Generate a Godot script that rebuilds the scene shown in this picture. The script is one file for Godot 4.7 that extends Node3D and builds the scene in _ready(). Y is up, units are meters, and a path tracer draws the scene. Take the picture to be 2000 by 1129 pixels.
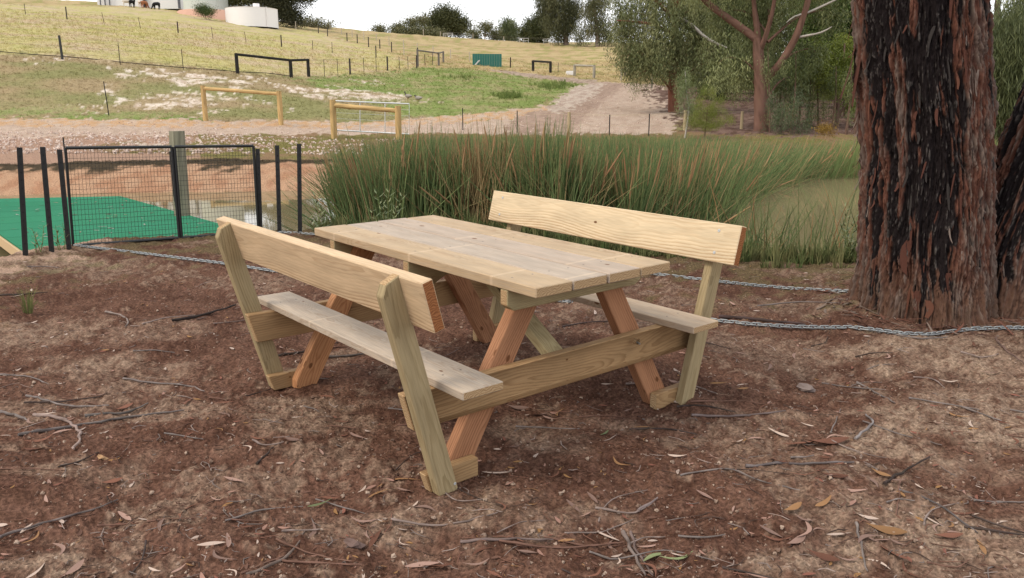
extends Node3D
# Timber picnic table on a leaf-strewn bank beside a farm pond, paddocks rising behind.
const F := 1583.87      # focal length of the photograph in pixels (2000 wide)
const EYE := 1.4716     # camera height above the soil at the table
const PIT := -0.236     # camera pitch
const WATER := -0.36

var rng := RandomNumberGenerator.new()
var nz := FastNoiseLite.new()      # smooth noise, frequency 1
var nf := FastNoiseLite.new()      # fractal noise, frequency 1
var nr := FastNoiseLite.new()      # ridged noise, frequency 1
var taken := {}
var mats := {}

# ------------------------------------------------------------------ helpers
class MB:
	var v := PackedVector3Array()
	var n := PackedVector3Array()
	var uv := PackedVector2Array()
	var c := PackedColorArray()
	var ix := PackedInt32Array()
	func vert(p: Vector3, nn: Vector3, col := Color.WHITE, t := Vector2.ZERO) -> int:
		v.append(p); n.append(nn); c.append(col); uv.append(t)
		return v.size() - 1
	func tri(a: int, b: int, d: int) -> void:
		ix.append(a); ix.append(b); ix.append(d)
	func face(p: Array, col := Color.WHITE, t: Array = []) -> void:
		var nn: Vector3 = (p[2] - p[0]).cross(p[1] - p[0])
		if p.size() > 3: nn = (p[2] - p[0]).cross(p[1] - p[3])
		nn = nn.normalized()
		var b := v.size()
		for i in p.size(): vert(p[i], nn, col, t[i] if t.size() > i else Vector2.ZERO)
		for i in range(1, p.size() - 1): tri(b, b + i, b + i + 1)
	func face_up(p: Array, col := Color.WHITE) -> void:
		var q := p.duplicate()
		if ((p[2] - p[0]).cross(p[1] - p[0])).y < 0.0: q.reverse()
		face(q, col)
	func tube(pts: Array, rad: Array, sides := 6, col := Color.WHITE, cap := true) -> void:
		var b := v.size()
		var side := Vector3.ZERO
		for i in pts.size():
			var d: Vector3 = (pts[mini(i + 1, pts.size() - 1)] - pts[maxi(i - 1, 0)]).normalized()
			if side == Vector3.ZERO:
				side = d.cross(Vector3(0.31, 0.95, 0.11) if absf(d.y) < 0.9 else Vector3(1, 0, 0.1)).normalized()
			side = (side - d * side.dot(d)).normalized()
			var o := d.cross(side)
			for k in sides:
				var a := TAU * k / sides
				var q := side * cos(a) + o * sin(a)
				vert(pts[i] + q * rad[mini(i, rad.size() - 1)], q, col)
		for i in pts.size() - 1:
			for k in sides:
				var k2 := (k + 1) % sides
				tri(b + i * sides + k, b + (i + 1) * sides + k, b + i * sides + k2)
				tri(b + i * sides + k2, b + (i + 1) * sides + k, b + (i + 1) * sides + k2)
		if cap:
			for e in [0, pts.size() - 1]:
				var d2: Vector3 = (pts[1] - pts[0]).normalized() * -1.0 if e == 0 else (pts[e] - pts[e - 1]).normalized()
				var m := v.size()
				for k in sides: vert(v[b + e * sides + k], d2, col)
				for k in range(1, sides - 1):
					if e == 0: tri(m, m + k, m + k + 1)
					else: tri(m, m + k + 1, m + k)
	func box(a: Vector3, b: Vector3, col := Color.WHITE) -> void:
		var p := []
		for i in 8: p.append(Vector3(b.x if i & 1 else a.x, b.y if i & 2 else a.y, b.z if i & 4 else a.z))
		for q in [[0, 2, 3, 1], [4, 5, 7, 6], [0, 1, 5, 4], [2, 6, 7, 3], [0, 4, 6, 2], [1, 3, 7, 5]]:
			face([p[q[0]], p[q[3]], p[q[2]], p[q[1]]], col)
	func surface(m: ArrayMesh, mat: Material) -> void:
		if ix.is_empty(): return
		var a := []
		a.resize(Mesh.ARRAY_MAX)
		a[Mesh.ARRAY_VERTEX] = v; a[Mesh.ARRAY_NORMAL] = n; a[Mesh.ARRAY_TEX_UV] = uv; a[Mesh.ARRAY_COLOR] = c; a[Mesh.ARRAY_INDEX] = ix
		m.add_surface_from_arrays(Mesh.PRIMITIVE_TRIANGLES, a)
		m.surface_set_material(m.get_surface_count() - 1, mat)
	func mesh(mat: Material) -> ArrayMesh:
		var m := ArrayMesh.new()
		surface(m, mat)
		return m

func lin(r: float, g: float, b: float) -> Color:
	return Color(r, g, b).linear_to_srgb()

func mat(key: String, col: Color, rough := 0.85, metal := 0.0, vcol := false) -> StandardMaterial3D:
	if mats.has(key): return mats[key]
	var m := StandardMaterial3D.new()
	m.albedo_color = col; m.roughness = rough; m.metallic = metal
	m.metallic_specular = 0.5 if metal > 0.3 or rough < 0.6 else 0.15
	m.vertex_color_use_as_albedo = vcol
	m.cull_mode = BaseMaterial3D.CULL_DISABLED
	mats[key] = m
	return m

func numbered(called: String) -> String:
	var k: int = taken.get(called, 0)
	taken[called] = k + 1
	return called if k == 0 else "%s_%03d" % [called, k]

func tag(o: Node, label: String, category: String, group := "", kind := "") -> Node:
	if label != "": o.set_meta("label", label)
	if category != "": o.set_meta("category", category)
	if group != "": o.set_meta("group", group)
	if kind != "": o.set_meta("kind", kind)
	return o

func thing(called: String, label: String, category: String, at := Vector3.ZERO, turn := 0.0, group := "") -> Node3D:
	var o := Node3D.new()
	o.name = numbered(called)
	add_child(o)
	o.position = at; o.rotation.y = turn
	tag(o, label, category, group)
	return o

func obj(called: String, m: Mesh, parent: Node = null) -> MeshInstance3D:
	var o := MeshInstance3D.new()
	o.mesh = m
	if parent == null:
		o.name = numbered(called)
		add_child(o)
	else:
		o.name = called
		parent.add_child(o, true)
	return o

func multi(called: String, m: Mesh, xf: Array, cols: Array, parent: Node = null) -> MultiMeshInstance3D:
	var mm := MultiMesh.new()
	mm.transform_format = MultiMesh.TRANSFORM_3D
	mm.use_colors = true
	mm.mesh = m
	mm.instance_count = xf.size()
	for i in xf.size():
		mm.set_instance_transform(i, xf[i])
		mm.set_instance_color(i, cols[i])
	var o := MultiMeshInstance3D.new()
	o.multimesh = mm
	if parent == null:
		o.name = numbered(called)
		add_child(o)
	else:
		o.name = called
		parent.add_child(o, true)
	o.set_meta("kind", "stuff")
	return o

func sm(a: float, b: float, x: float) -> float:
	return smoothstep(a, b, x)

# pixel of the photograph -> direction; the distance comes from the ground or a given depth
func ray(u: float, v: float) -> Vector3:
	var b := (564.5 - v) / F
	return Vector3((u - 1000.0) / F, cos(PIT) * b + sin(PIT), -(cos(PIT) - sin(PIT) * b))

func P(u: float, v: float, z: float) -> Vector3:
	var d := ray(u, v)
	return Vector3(0, EYE, 0) + d * (z / -d.z)

func G(u: float, v: float) -> Vector3:
	var d := ray(u, v)
	d /= -d.z
	var z := 1.2
	while z < 420.0:
		var p := Vector3(d.x * z, EYE + d.y * z, -z)
		if p.y < H(p.x, p.z):
			var lo := z / 1.012
			var hi := z
			for i in 12:
				var m := (lo + hi) * 0.5
				if EYE + d.y * m < H(d.x * m, -m): hi = m
				else: lo = m
			return Vector3(d.x * hi, H(d.x * hi, -hi), -hi)
		z *= 1.012
	return Vector3(d.x * 200, EYE + d.y * 200, -200)

func onto(x: float, z: float, up := 0.0) -> Vector3:
	return Vector3(x, H(x, z) + up, z)

# ------------------------------------------------------------------ terrain
const COLU := [-700, -150, 0, 150, 300, 450, 600, 750, 900, 1050, 1200, 1350, 1500, 1700, 2150, 2700]
const ROWZ := [17, 19, 21, 23, 26, 29, 33, 38, 44, 52, 62, 73, 86, 100, 120, 150, 190, 260, 420]
const ROWV := [
	[330, 310, 292, 272, 252, 228, 196, 152, 88, 60, 28, 0, -30, -50, -70, -80, -75, -60, -40],
	[331, 310, 290, 272, 252, 232, 196, 158, 100, 74, 48, 30, 8, -10, -28, -40, -36, -20, 0],
	[330, 308, 288, 272, 253, 232, 197, 152, 106, 80, 60, 45, 30, 18, 4, -8, -4, 10, 30],
	[328, 306, 287, 272, 253, 232, 198, 158, 116, 90, 70, 54, 40, 26, 12, 0, 4, 16, 36],
	[326, 304, 286, 271, 254, 233, 200, 164, 132, 104, 84, 68, 56, 36, 15, 6, 12, 24, 42],
	[325, 304, 287, 272, 256, 236, 206, 174, 148, 124, 102, 88, 76, 56, 37, 26, 32, 42, 58],
	[326, 306, 291, 279, 266, 243, 214, 184, 166, 151, 128, 112, 99, 82, 62, 47, 50, 58, 70],
	[328, 312, 297, 284, 269, 251, 224, 200, 180, 164, 149, 137, 116, 98, 78, 63, 66, 72, 82],
	[330, 314, 300, 287, 265, 247, 226, 202, 184, 166, 150, 136, 127, 110, 91, 73, 76, 80, 90],
	[330, 315, 302, 290, 266, 245, 222, 204, 188, 174, 160, 148, 138, 120, 102, 84, 84, 88, 96],
	[330, 315, 302, 288, 264, 244, 222, 204, 190, 177, 164, 150, 138, 118, 99, 81, 82, 88, 98],
	[330, 316, 303, 285, 264, 246, 226, 208, 194, 181, 168, 154, 140, 122, 104, 88, 88, 94, 104],
	[330, 318, 305, 284, 264, 248, 230, 214, 200, 187, 174, 161, 149, 136, 122, 110, 108, 110, 116],
	[335, 326, 310, 288, 264, 247, 232, 217, 204, 191, 178, 167, 157, 146, 134, 124, 120, 120, 124],
	[335, 328, 312, 288, 264, 247, 232, 217, 204, 191, 178, 167, 157, 146, 134, 124, 120, 120, 124],
	[335, 328, 312, 288, 264, 247, 232, 217, 204, 191, 178, 167, 157, 146, 134, 124, 120, 120, 124]]
const NT := 97
const NZZ := 161
var hg := PackedFloat32Array()
const SHORE_T := [-1.4, -0.66, -0.595, -0.53, -0.41, -0.3, -0.22, -0.09, 0.0, 0.06, 0.18, 0.27, 0.42, 0.62, 1.4]
const SHORE_N := [6.6, 7.1, 7.72, 8.22, 8.62, 8.95, 8.95, 8.9, 8.6, 7.95, 7.5, 7.25, 7.05, 7.0, 7.0]
const SHORE_F := [14.2, 14.5, 14.8, 15.0, 15.2, 15.4, 15.6, 15.8, 16.0, 16.2, 16.8, 18.0, 19.6, 20.0, 20.0]

func look(xs: Array, ys: Array, x: float) -> float:
	if x <= xs[0]: return ys[0]
	for i in range(1, xs.size()):
		if x <= xs[i]:
			return lerpf(ys[i - 1], ys[i], (x - xs[i - 1]) / (xs[i] - xs[i - 1]))
	return ys[ys.size() - 1]

func slope_of(v: float) -> float:
	var b := (564.5 - v) / F
	return (cos(PIT) * b + sin(PIT)) / (cos(PIT) - sin(PIT) * b)

func build_height_grid() -> void:
	hg.resize(NT * NZZ)
	for i in NT:
		var t := -0.9 + 1.8 * i / (NT - 1.0)
		var u := 1000.0 + t * F * 1.029
		var ci := 0
		while ci < COLU.size() - 2 and COLU[ci + 1] < u: ci += 1
		var fu: float = clampf((u - COLU[ci]) / (COLU[ci + 1] - COLU[ci]), 0, 1)
		for j in NZZ:
			var z := 17.0 * exp(j * log(420.0 / 17.0) / (NZZ - 1))
			var ri := 0
			while ri < ROWZ.size() - 2 and ROWZ[ri + 1] < z: ri += 1
			var fz: float = clampf((z - ROWZ[ri]) / (ROWZ[ri + 1] - ROWZ[ri]), 0, 1)
			var a: float = lerpf(ROWV[ci][ri], ROWV[ci + 1][ri], fu)
			var b: float = lerpf(ROWV[ci][ri + 1], ROWV[ci + 1][ri + 1], fu)
			hg[i * NZZ + j] = EYE + z * slope_of(lerpf(a, b, fz))
	for pass_ in 3:
		var o := hg.duplicate()
		for i in NT:
			for j in NZZ:
				var s := 0.0
				for d in [-2, -1, 0, 1, 2]:
					s += o[clampi(i + d, 0, NT - 1) * NZZ + j] + o[i * NZZ + clampi(j + d, 0, NZZ - 1)]
				hg[i * NZZ + j] = s / 10.0

func far_h(t: float, z: float) -> float:
	var a := clampf((t + 0.9) / 1.8 * (NT - 1), 0, NT - 1.001)
	var b := clampf(log(maxf(z, 17.0) / 17.0) / log(420.0 / 17.0) * (NZZ - 1), 0, NZZ - 1.001)
	var i := int(a)
	var j := int(b)
	var fa := a - i
	var fb := b - j
	return lerpf(lerpf(hg[i * NZZ + j], hg[(i + 1) * NZZ + j], fa), lerpf(hg[i * NZZ + j + 1], hg[(i + 1) * NZZ + j + 1], fa), fb)

func near_bumps(x: float, z: float) -> float:
	return nz.get_noise_2d(x * 0.9, z * 0.9) * 0.022 + nz.get_noise_2d(x * 3.1 + 40, z * 3.1) * 0.012

func H(x: float, z: float) -> float:
	var zz := -z
	if zz < 5.0:
		return near_bumps(x, z) * sm(0.0, 1.0, absf(x + 0.19) + absf(z + 3.86) - 0.6) + mound(x, z)
	var t := x / zz
	var n := look(SHORE_T, SHORE_N, t)
	if zz < n + 2.5:
		return near_bumps(x, z) + mound(x, z) - 0.62 * sm(0.02, lerpf(0.6, 1.15, sm(-0.3, -0.15, t)), zz - n)
	var f := look(SHORE_T, SHORE_F, t)
	if zz < f - 1.2: return -0.62
	var hf := far_h(t, zz) + nz.get_noise_2d(x * 0.5, z * 0.5) * minf(0.05, zz * 0.0012)
	return lerpf(-0.62, hf, sm(f - 1.2, f + 2.2, zz))

func mound(x: float, z: float) -> float:    # the soil rises a little round the foot of the big tree
	var d := Vector2(x - 2.86, z + 5.5).length()
	var d2 := Vector2(x - 2.62, z + 4.42).length()
	return 0.02 * exp(-d * d * 1.1) + 0.05 * exp(-d2 * d2 * 6.0)

# colours of the ground: patches of different soil, gravel and grass, drawn as outlines on the ground
var zones := {}
func zone(key: String, pts: Array) -> void:
	var w := PackedVector2Array()
	for i in range(0, pts.size(), 2):
		var g := G(pts[i], pts[i + 1])
		w.append(Vector2(g.x, g.z))
	var box := Rect2(w[0], Vector2.ZERO)
	for q in w: box = box.expand(q)
	if not zones.has(key): zones[key] = []
	zones[key].append([box.grow(1.0), w])

func inside(key: String, x: float, z: float) -> bool:
	var q := Vector2(x, z)
	for e in zones[key]:
		if e[0].has_point(q) and Geometry2D.is_point_in_polygon(q, e[1]): return true
	return false

func mix3(a: Color, b: Color, f: float) -> Color:
	return a.lerp(b, clampf(f, 0, 1))

var zone_id := 0      # 0 soil, 1 far bank, 2 gravel track, 3 paddock, 4 litter floor
func ground_colour(x: float, z: float) -> Color:
	var zz := -z
	var t := x / maxf(zz, 0.5)
	var n := look(SHORE_T, SHORE_N, t)
	if zz < n + 3.0:
		zone_id = 0
		var a := nf.get_noise_2d(x * 0.55 + 11, z * 0.55)
		var b := nf.get_noise_2d(x * 2.6, z * 2.6 + 70)
		var c := nf.get_noise_2d(x * 11.0, z * 11.0)
		var col := Color(0.165, 0.087, 0.060)
		col = mix3(col, Color(0.108, 0.054, 0.037), 0.45 + 0.9 * b - 0.3 * a)
		col = mix3(col, Color(0.215, 0.118, 0.082), c * 1.1)
		var w := 0.0
		for q in PALE:
			var d := Vector2((x - q[0]) / q[2], (z - q[1]) / q[3]).length()
			w = maxf(w, q[4] * (1.0 - sm(0.35, 1.15, d + b * 0.9 + c * 0.35)))
		w = maxf(w, 0.45 * sm(0.16, 0.45, a * 0.8 + b * 0.55 + c * 0.25))
		col = mix3(col, Color(0.36, 0.25, 0.178), w * (0.8 + c))
		var e := n - zz
		col = mix3(col, Color(0.15, 0.125, 0.06), (1.0 - sm(0.0, 1.3, e + b * 2.0)) * 0.6)
		if t < -0.5: col = mix3(col, Color(0.5, 0.33, 0.24), (1.0 - sm(0.1, 0.5, e + b)) * 0.8)
		return mix3(col, Color(0.16, 0.11, 0.06), sm(0.2, 0.6, zz - n))
	var f := look(SHORE_T, SHORE_F, t)
	var k := clampf(zz * 0.02, 0.3, 3.0)
	var p1 := nf.get_noise_2d(x * 0.35, z * 0.22)
	var p2 := nf.get_noise_2d(x * 1.7 + 9, z * 1.0)
	var wx := x + p2 * k * 1.3
	var wz := z + (p1 + p2) * k * 2.0
	var p3 := nf.get_noise_2d(x * 0.09, z * 0.16 + 5)
	zone_id = 3
	if inside("litter", wx, wz):
		zone_id = 4
		return mix3(Color(0.27, 0.175, 0.14), Color(0.15, 0.09, 0.068), 0.5 + p2 * 1.6)
	if inside("sandpit", x + p2 * k * 0.4, z + p2 * k * 0.9):
		zone_id = 2
		return mix3(Color(0.62, 0.50, 0.40), Color(0.44, 0.32, 0.25), 0.35 + p2 * 1.2)
	if inside("clay", x + p2 * k * 0.4, z + p2 * k * 0.9):
		zone_id = 2
		return mix3(Color(0.60, 0.37, 0.205), Color(0.60, 0.46, 0.35), 0.4 + p2 * 1.4)
	if inside("bend", x + p2 * k * 0.4, z + p2 * k * 0.9):
		zone_id = 2
		return mix3(Color(0.47, 0.335, 0.255), Color(0.37, 0.255, 0.19), 0.4 + p2 * 1.0)
	if inside("track", x + p2 * k * 0.4, z + p2 * k * 0.9):
		zone_id = 2
		return mix3(Color(0.61, 0.465, 0.36), Color(0.50, 0.36, 0.27), 0.4 + p2 * 0.8)
	if inside("lane", x + p2 * 0.6, z + p2 * 1.5):
		zone_id = 2
		return mix3(Color(0.50, 0.38, 0.29), Color(0.30, 0.21, 0.15), 0.35 + p2)
	if zz < f + 3.0 and zz < 24.0:
		zone_id = 1
		var red := mix3(Color(0.54, 0.33, 0.205), Color(0.46, 0.25, 0.15), 0.5 + p2 * 1.8 + p1)
		var edge := f + 2.0 + p1 * 0.5
		if zz < f + 0.25: red = mix3(red, Color(0.22, 0.14, 0.07), 0.7)
		return mix3(red, Color(0.085, 0.065, 0.04), sm(edge - 0.25, edge + 0.2, zz + p2 * 0.5))
	var grass := mix3(Color(0.235, 0.22, 0.095), Color(0.32, 0.24, 0.135), 0.5 + p3 * 1.3 + p1 * 0.4)
	if zz < 27.5:
		zone_id = 1
		grass = mix3(Color(0.23, 0.20, 0.075), Color(0.30, 0.19, 0.11), 0.4 + p2 * 1.2 + p1)
		if t < -0.38: grass = mix3(grass, Color(0.46, 0.29, 0.21), sm(-0.38, -0.46, t + p1 * 0.2) * 0.9)
		if inside("white", wx, wz): return Color(0.62, 0.50, 0.40)
		return grass
	if inside("sand", x + p2 * 1.2 + p1 * 2.0, z + p2 * 2.0 + p1 * 3.0):
		var s4 := nf.get_noise_2d(x * 0.55 + 70, z * 1.9)
		grass = mix3(grass, mix3(Color(0.70, 0.60, 0.50), Color(0.50, 0.38, 0.29), 0.35 - p2), sm(-0.3, 0.16, s4 + p2 * 0.5) * 0.9)
		return grass
	if inside("green", wx, wz):
		return mix3(Color(0.20, 0.245, 0.075), Color(0.33, 0.28, 0.145), 0.28 + p1 * 0.9 + p2 * 0.5)
	if inside("gold", wx, wz):
		return mix3(mix3(Color(0.45, 0.385, 0.175), Color(0.47, 0.365, 0.23), 0.5 + p3 * 1.6 + p1 * 0.5), Color(0.33, 0.32, 0.10), sm(0.1, 0.45, p1 + p2 * 0.4) * 0.55)
	if zz > 60.0:
		return mix3(mix3(Color(0.44, 0.335, 0.175), Color(0.36, 0.26, 0.14), 0.5 + p3 * 1.5 + p1), Color(0.25, 0.26, 0.08), sm(0.1, 0.4, p1 + p3 * 0.6) * 0.6)
	return grass

const PALE := [[2.62, -4.40, 0.85, 0.50, 1.0], [2.22, -4.55, 0.5, 0.25, 0.7], [2.10, -3.40, 0.85, 0.34, 1.0], [2.45, -3.72, 0.55, 0.35, 0.9], [1.50, -2.46, 0.6, 0.26, 0.9], [0.94, -2.36, 0.22, 0.12, 0.8],
	[-4.25, -7.1, 1.1, 0.4, 0.9], [-3.05, -4.95, 0.6, 0.35, 0.6], [-2.27, -4.25, 0.55, 0.22, 0.6], [-1.66, -3.65, 0.36, 0.14, 0.7], [-0.95, -3.55, 0.45, 0.28, 0.65], [0.14, -3.36, 0.4, 0.18, 0.6], [-0.10, -2.62, 0.45, 0.2, 0.65], [-1.75, -2.98, 0.3, 0.14, 0.6], [-1.58, -2.33, 0.28, 0.12, 0.8], [2.05, -5.6, 0.5, 0.3, 0.6], [-2.3, -4.95, 0.5, 0.3, 0.4], [-0.6, -2.55, 0.3, 0.12, 0.5]]

func grain_image(size: int, seed_: int, fine: float, coarse: float, stretch := 1.0) -> Image:
	var a := FastNoiseLite.new()
	a.seed = seed_; a.noise_type = FastNoiseLite.TYPE_SIMPLEX; a.frequency = fine
	a.fractal_octaves = 4; a.fractal_gain = 0.65
	var im := a.get_seamless_image(size, size)
	var b := FastNoiseLite.new()
	b.seed = seed_ + 5; b.noise_type = FastNoiseLite.TYPE_CELLULAR; b.frequency = coarse
	b.cellular_return_type = FastNoiseLite.RETURN_CELL_VALUE
	b.domain_warp_enabled = true; b.domain_warp_amplitude = 12.0 * stretch
	var jm := b.get_seamless_image(size, size)
	var da := im.get_data()
	var db := jm.get_data()
	for i in da.size():
		var k := db[i]
		var s := da[i] * 0.72 + 60.0
		if k > 205: s += (k - 205) * 1.1
		elif k < 42: s -= (42 - k) * 1.0
		da[i] = clampi(int(s), 0, 255)
	return Image.create_from_data(size, size, false, Image.FORMAT_L8, da)

func ground_material(key: String, seed_: int, scale: float, fine: float, coarse: float, bump: float, low: float, rough := 0.95) -> StandardMaterial3D:
	var im := grain_image(1024, seed_, fine, coarse)
	var m := StandardMaterial3D.new()
	var hm := im.duplicate()
	hm.convert(Image.FORMAT_RGBA8)
	hm.bump_map_to_normal_map(bump)
	var d := im.get_data()
	for i in d.size(): d[i] = clampi(int(255.0 * (low + (1.0 - low) * d[i] / 255.0)), 0, 255)
	var al := Image.create_from_data(1024, 1024, false, Image.FORMAT_L8, d)
	al.convert(Image.FORMAT_RGB8)
	m.albedo_texture = ImageTexture.create_from_image(al)
	m.normal_enabled = true
	m.normal_texture = ImageTexture.create_from_image(hm)
	m.uv1_triplanar = true; m.uv1_world_triplanar = true
	m.uv1_scale = Vector3.ONE * scale
	m.vertex_color_use_as_albedo = true
	m.roughness = rough
	m.metallic_specular = 0.08
	mats[key] = m
	return m

func build_terrain() -> void:
	zone("track", [-500, 241, 0, 238, 300, 240, 450, 245, 600, 247, 750, 246, 900, 241, 1000, 231, 1060, 213, 1110, 188, 1140, 172, 1150, 160, 1290, 165, 1330, 215, 1310, 262, 1000, 262, 800, 262, 640, 262, 450, 264, 300, 266, 0, 272, -500, 270])
	zone("clay", [-500, 230, 0, 231, 400, 236, 650, 239, 760, 236, 900, 225, 1020, 213, 1075, 205, 1060, 216, 1000, 231, 900, 240, 650, 250, 400, 247, 0, 246, -500, 243])
	zone("sandpit", [1075, 205, 1120, 168, 1180, 160, 1150, 195, 1090, 222, 1060, 216])
	zone("bend", [985, 264, 1000, 234, 1065, 213, 1115, 188, 1150, 160, 1222, 164, 1185, 195, 1140, 232, 1110, 264])
	zone("lane", [940, 134, 1000, 139, 1060, 147, 1170, 157, 1150, 164, 1050, 154, 980, 143])
	zone("sand", [210, 139, 300, 138, 400, 148, 520, 157, 580, 168, 480, 170, 380, 162, 300, 156, 225, 149])
	zone("sand", [560, 175, 640, 171, 760, 180, 830, 190, 800, 197, 700, 198, 600, 192])
	zone("sand", [230, 183, 330, 182, 420, 190, 560, 203, 420, 206, 300, 207, 200, 200])
	zone("sand", [40, 116, 110, 117, 150, 123, 70, 123])
	zone("sand", [120, 208, 200, 209, 220, 213, 130, 214])
	zone("sand", [700, 156, 740, 156, 750, 162, 705, 162])
	zone("green", [560, 152, 700, 146, 820, 130, 900, 134, 1000, 146, 1150, 163, 1110, 186, 1060, 207, 960, 220, 850, 228, 760, 226, 720, 205, 640, 170])
	zone("green", [-300, 208, 0, 212, 300, 220, 400, 226, 400, 236, 0, 231, -300, 230])
	zone("gold", [-600, 40, -300, 0, 0, 8, 300, 16, 430, 40, 620, 62, 820, 122, 700, 144, 570, 148, 450, 140, 230, 120, 0, 104, -600, 80])
	zone("white", [240, 281, 440, 283, 420, 292, 300, 294])
	zone("litter", [1262, 176, 1330, 168, 1600, 160, 2300, 150, 2600, 262, 1345, 262, 1312, 226])
	var ts := PackedFloat32Array()
	for t in [-6.0, -3.5, -2.2, -1.6, -1.2, -0.95, -0.8, -0.72]: ts.append(t)
	for i in 541: ts.append(-0.66 + 1.32 * i / 540.0)
	for t in [0.72, 0.8, 0.95, 1.2, 1.6, 2.2, 3.5, 6.0]: ts.append(t)
	var zs := PackedFloat32Array()
	var z := 1.0
	while z < 480.0:
		zs.append(z)
		z *= 1.0075 if z < 9.5 else (1.04 if z < 13.5 else (1.009 if z < 32.0 else (1.013 if z < 130.0 else 1.06)))
	zs.append(480.0)
	var nc := ts.size()
	var nrw := zs.size()
	var pos := PackedVector3Array()
	var cols := PackedColorArray()
	var ids := PackedByteArray()
	pos.resize(nc * nrw); cols.resize(nc * nrw); ids.resize(nc * nrw)
	for j in nrw:
		for i in nc:
			var zz := zs[j]
			var x := ts[i] * zz
			var y := H(x, -zz)
			if zz < 9.5:
				y += nf.get_noise_2d(x * 9.0, zz * 9.0) * 0.012 + maxf(0.0, nz.get_noise_2d(x * 38.0, zz * 38.0) - 0.25) * 0.012
			elif zz > 14.0 and zz < 90.0:
				y += nf.get_noise_2d(x * 3.0, zz * 3.0) * 0.03
			pos[j * nc + i] = Vector3(x, y, -zz)
			var gcl := ground_colour(x, -zz)
			cols[j * nc + i] = gcl * (1.62 if zone_id == 0 else (1.28 if zone_id == 3 else 1.2))
			ids[j * nc + i] = zone_id
	print("terrain vertices ", pos.size())
	var nrm := PackedVector3Array()
	nrm.resize(pos.size())
	for j in nrw:
		for i in nc:
			var a := pos[j * nc + mini(i + 1, nc - 1)] - pos[j * nc + maxi(i - 1, 0)]
			var b := pos[mini(j + 1, nrw - 1) * nc + i] - pos[maxi(j - 1, 0) * nc + i]
			nrm[j * nc + i] = a.cross(b).normalized()
	var soil := ground_material("soil", 3, 0.8, 0.045, 0.05, 9.0, 0.25)
	var turf := ground_material("turf", 9, 0.16, 0.035, 0.06, 3.0, 0.58)
	var gravel := ground_material("gravel", 21, 0.35, 0.06, 0.09, 7.0, 0.45)
	var parts := [["ground", soil], ["far_bank", gravel], ["track", gravel], ["paddock", turf], ["woodland_floor", gravel]]
	for k in 5:
		var mb := MB.new()
		var remap := PackedInt32Array()
		remap.resize(pos.size())
		remap.fill(-1)
		for j in nrw - 1:
			for i in nc - 1:
				if ids[j * nc + i] != k: continue
				var q := [j * nc + i, j * nc + i + 1, (j + 1) * nc + i + 1, (j + 1) * nc + i]
				for e in 4:
					var s: int = q[e]
					if remap[s] < 0: remap[s] = mb.vert(pos[s], nrm[s], cols[s], Vector2(pos[s].x, pos[s].z))
					q[e] = remap[s]
				mb.tri(q[0], q[2], q[1]); mb.tri(q[0], q[3], q[2])
		if k == 0:      # the same soil goes on behind the camera
			var row := PackedInt32Array()
			for s in [[-1.0, -1.0], [40.0, -1.0]]:
				for i in 13:
					var x: float = lerpf(-6.0, 6.0, i / 12.0) if s[0] < 0 else lerpf(-60.0, 60.0, i / 12.0)
					row.append(mb.vert(Vector3(x, H(x, s[0]), s[0]), Vector3.UP, Color(0.14, 0.085, 0.06), Vector2(x, s[0])))
			for i in 12:
				mb.tri(row[i], row[i + 1], row[i + 14]); mb.tri(row[i], row[i + 14], row[i + 13])
		var o := obj(parts[k][0], mb.mesh(parts[k][1]))
		tag(o, "", "", "", "structure")

func build_water() -> void:
	var m := StandardMaterial3D.new()
	m.albedo_color = lin(0.19, 0.152, 0.082)
	m.roughness = 0.03
	m.metallic_specular = 0.35
	var a := FastNoiseLite.new()
	a.seed = 4; a.frequency = 0.012; a.fractal_octaves = 3
	var im := a.get_seamless_image(512, 512)
	im.convert(Image.FORMAT_RGBA8)
	im.bump_map_to_normal_map(0.9)
	m.normal_enabled = true; m.normal_scale = 0.05
	m.normal_texture = ImageTexture.create_from_image(im)
	m.uv1_triplanar = true; m.uv1_world_triplanar = true
	m.uv1_scale = Vector3(0.45, 0.45, 1.1)
	var mb := MB.new()
	mb.face_up([Vector3(-34, WATER, -5.5), Vector3(34, WATER, -5.5), Vector3(34, WATER, -22.5), Vector3(-34, WATER, -22.5)])
	tag(obj("pond_water", mb.mesh(m)), "", "", "", "structure")

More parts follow.
